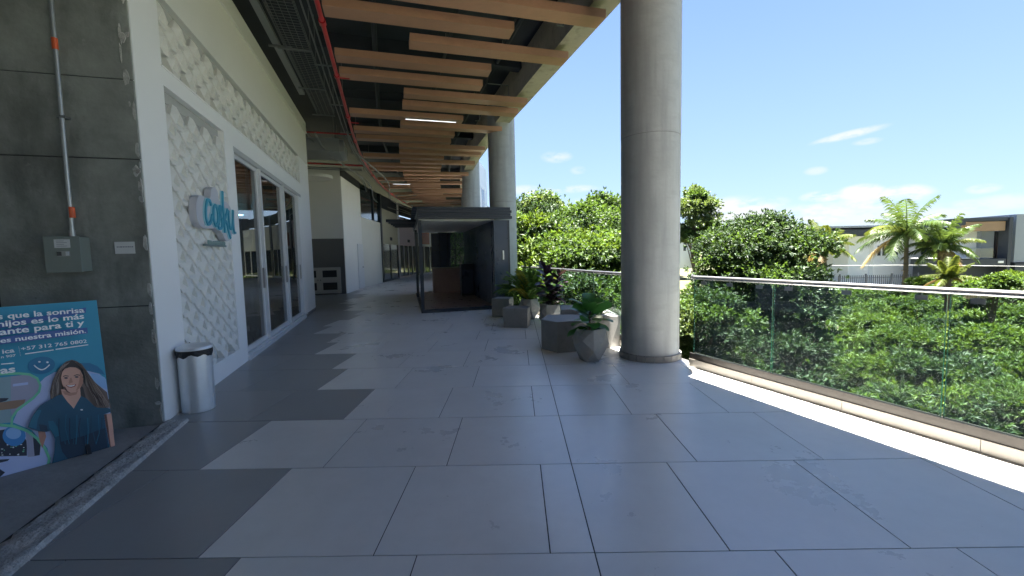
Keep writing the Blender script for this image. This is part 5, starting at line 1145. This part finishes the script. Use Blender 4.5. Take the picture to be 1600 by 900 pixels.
def houses():
    YH = 45.
    m_hw = mat('house_white', (.78, .79, .8), .7, var=.03, scale=.6); m_hd = mat('house_dark', (.035, .042, .055), .6, var=.1, scale=.5); m_hg = mat('house_grey', (.27, .3, .34), .6); m_hwd = mat('house_wood', (.3, .19, .11), .6, var=.1, scale=2)
    def blk(par, name, u0, v0, u1, v1, Y, dep, m):
        a = PX(u0, v1, Y); b = PX(u1, v0, Y); return MB().box((a[0], Y, a[2]), (b[0], Y+dep, b[2])).build(name, m, par)
    h = thing('white_house', PX(1400, 440, YH), 'white two-storey house with dark flat roof behind the palms', 'house')
    gz = PX(1400, 446, YH)[2]
    blk(h, 'wall', 1324, 368, 1400, 446, YH, 8, m_hw); blk(h, 'wall', 1363, 366, 1506, 446, YH-.5, 6, m_hw)
    blk(h, 'recess_wall', 1300, 370, 1324, 446, YH+2, 6, m_hw)
    blk(h, 'roof', 1268, 354, 1512, 370.5, YH-1.2, 10, m_hd); blk(h, 'roof_cap', 1264, 351.5, 1514, 354.3, YH-1.5, 10.5, m_hg)
    for (a, b, c, d, Y) in ((1308, 371.5, 1324, 389, YH+1.9), (1307, 409, 1323, 431, YH+1.9), (1371.5, 384, 1376.5, 399.5, YH-.6), (1379.5, 384, 1384.5, 399.5, YH-.6), (1394, 377, 1404, 399, YH-.6), (1440, 375, 1452, 398, YH-.6)):
        w_ = blk(h, 'window', a, b, c, d, Y, .08, m_hd); blk(h, 'pane', a+.8, b+.8, c-.8, d-.8, Y-.03, .02, m_fglass)
    h2 = thing('modern_house', PX(1550, 435, YH), 'modern dark framed house with wood panel and glass balcony at the right edge', 'house')
    Y2 = 38.
    blk(h2, 'roof_beam', 1499, 339, 1584, 346, Y2, 7, m_hd); blk(h2, 'roof_return', 1499, 346, 1509, 352, Y2, 7, m_hd); blk(h2, 'wood_panel', 1509, 345.5, 1571.5, 361.5, Y2+.1, .4, m_hwd); blk(h2, 'corner_pier', 1571.5, 340, 1583.5, 436, Y2-.1, .8, m_hd)
    blk(h2, 'grey_wing', 1583.7, 333, 1660, 410, Y2+.3, 6, m_hg); blk(h2, 'wing_base', 1583.8, 410, 1660, 446, Y2+.1, 6, m_hd)
    blk(h2, 'wall', 1487, 361, 1531.5, 404, Y2+2, .4, m_hw); blk(h2, 'wall', 1531.5, 361, 1554, 404, Y2+1.6, .4, m_hg); blk(h2, 'balcony_door', 1554, 361, 1571, 404, Y2+1.5, .4, m_dark); blk(h2, 'wood_screen', 1559, 385, 1569.5, 403, Y2+1.2, .1, m_hwd)
    blk(h2, 'balcony_slab', 1488, 404, 1572, 416, Y2-.2, 4, m_hd); blk(h2, 'balcony_edge', 1487, 403, 1531, 404.4, Y2-.3, 4, m_hw); blk(h2, 'balcony_glass', 1511, 386.5, 1553, 403, Y2-.1, .03, m_rglass); blk(h2, 'balcony_rail', 1490, 385.5, 1554, 386.8, Y2-.12, .05, m_hd)
    blk(h2, 'ground_floor', 1489, 416, 1580, 446, Y2+1, 4, m_hd); blk(h2, 'lamp_niche', 1560, 407.5, 1568.5, 411, Y2-.25, .05, m_white)
    f = thing('picket_fence', PX(1400, 440, 40), 'low dark picket fence in front of the white house', 'fence')
    a = PX(1310, 431, 40); b = PX(1500, 428, 40); z1 = a[2]; z0 = z1-1.3; m = MB(); x = a[0]
    while x < b[0]: m.box((x, 40, z0), (x+.05, 40.04, z1)); x += .19
    tag(m.build('pickets', m_hd, f), kind='stuff'); m = MB(); m.box((a[0], 39.96, z1-.25), (b[0], 39.995, z1-.2)); m.box((a[0], 39.96, z0+.15), (b[0], 39.995, z0+.2)); m.build('fence_rail', m_hd, f)
    x = a[0]
    while x < b[0]: MB().box((x, 39.85, z0), (x+.1, 39.95, z1+.15)).build('fence_post', m_hd, f); x += 2.4
    k = MB().box((a[0]-3, 39.2, z0-.5), (b[0]+6, 39.6, z0+.12)).build('kerb_wall', m_hw, None); tag(k, 'low white kerb wall under the picket fence', 'wall')
    c = MB().tube([PX(1300+40*i, 415+5*math.sin(i*.35)*0+.2*i-1.5*math.sin(math.pi*i/8), 33) for i in range(9)], .02, 6).build('overhead_cable', mat('cable_pale', (.5, .5, .5), .5)); tag(c, 'thin overhead cable strung across in front of both houses', 'cable')
    w = thing('small_white_building', PX(1078, 380, 60), 'small white building just right of the near column behind the trees', 'building')
    blk(w, 'wall', 1050, 371, 1092, 420, 60, 6, m_hw); blk(w, 'roof', 1048, 369, 1094, 371.2, 59.6, 7, m_hg); blk(w, 'window', 1068, 377, 1072, 392, 59.95, .1, m_fglass)
    palm(1417, 364, 28, 1417, 2.8, 'tall fan-crowned palm with single trunk before the white house', 19, 'palm', 1, 3)
    palm(1472, 387, 27, 1460, 2.1, 'twin-trunked palm right of the single tall palm', 20, 'palm', 2, 5)
    palm(1288, 385, 22, 1288, 1.5, 'yellowish palm half hidden by the round tree', 15, 'yel', 1, 8)
    palm(1482, 432, 20, 1482, 1.0, 'small bright yellow-green palm below the twin palm', 13, 'yel', 1, 11, droop=.5)
houses()
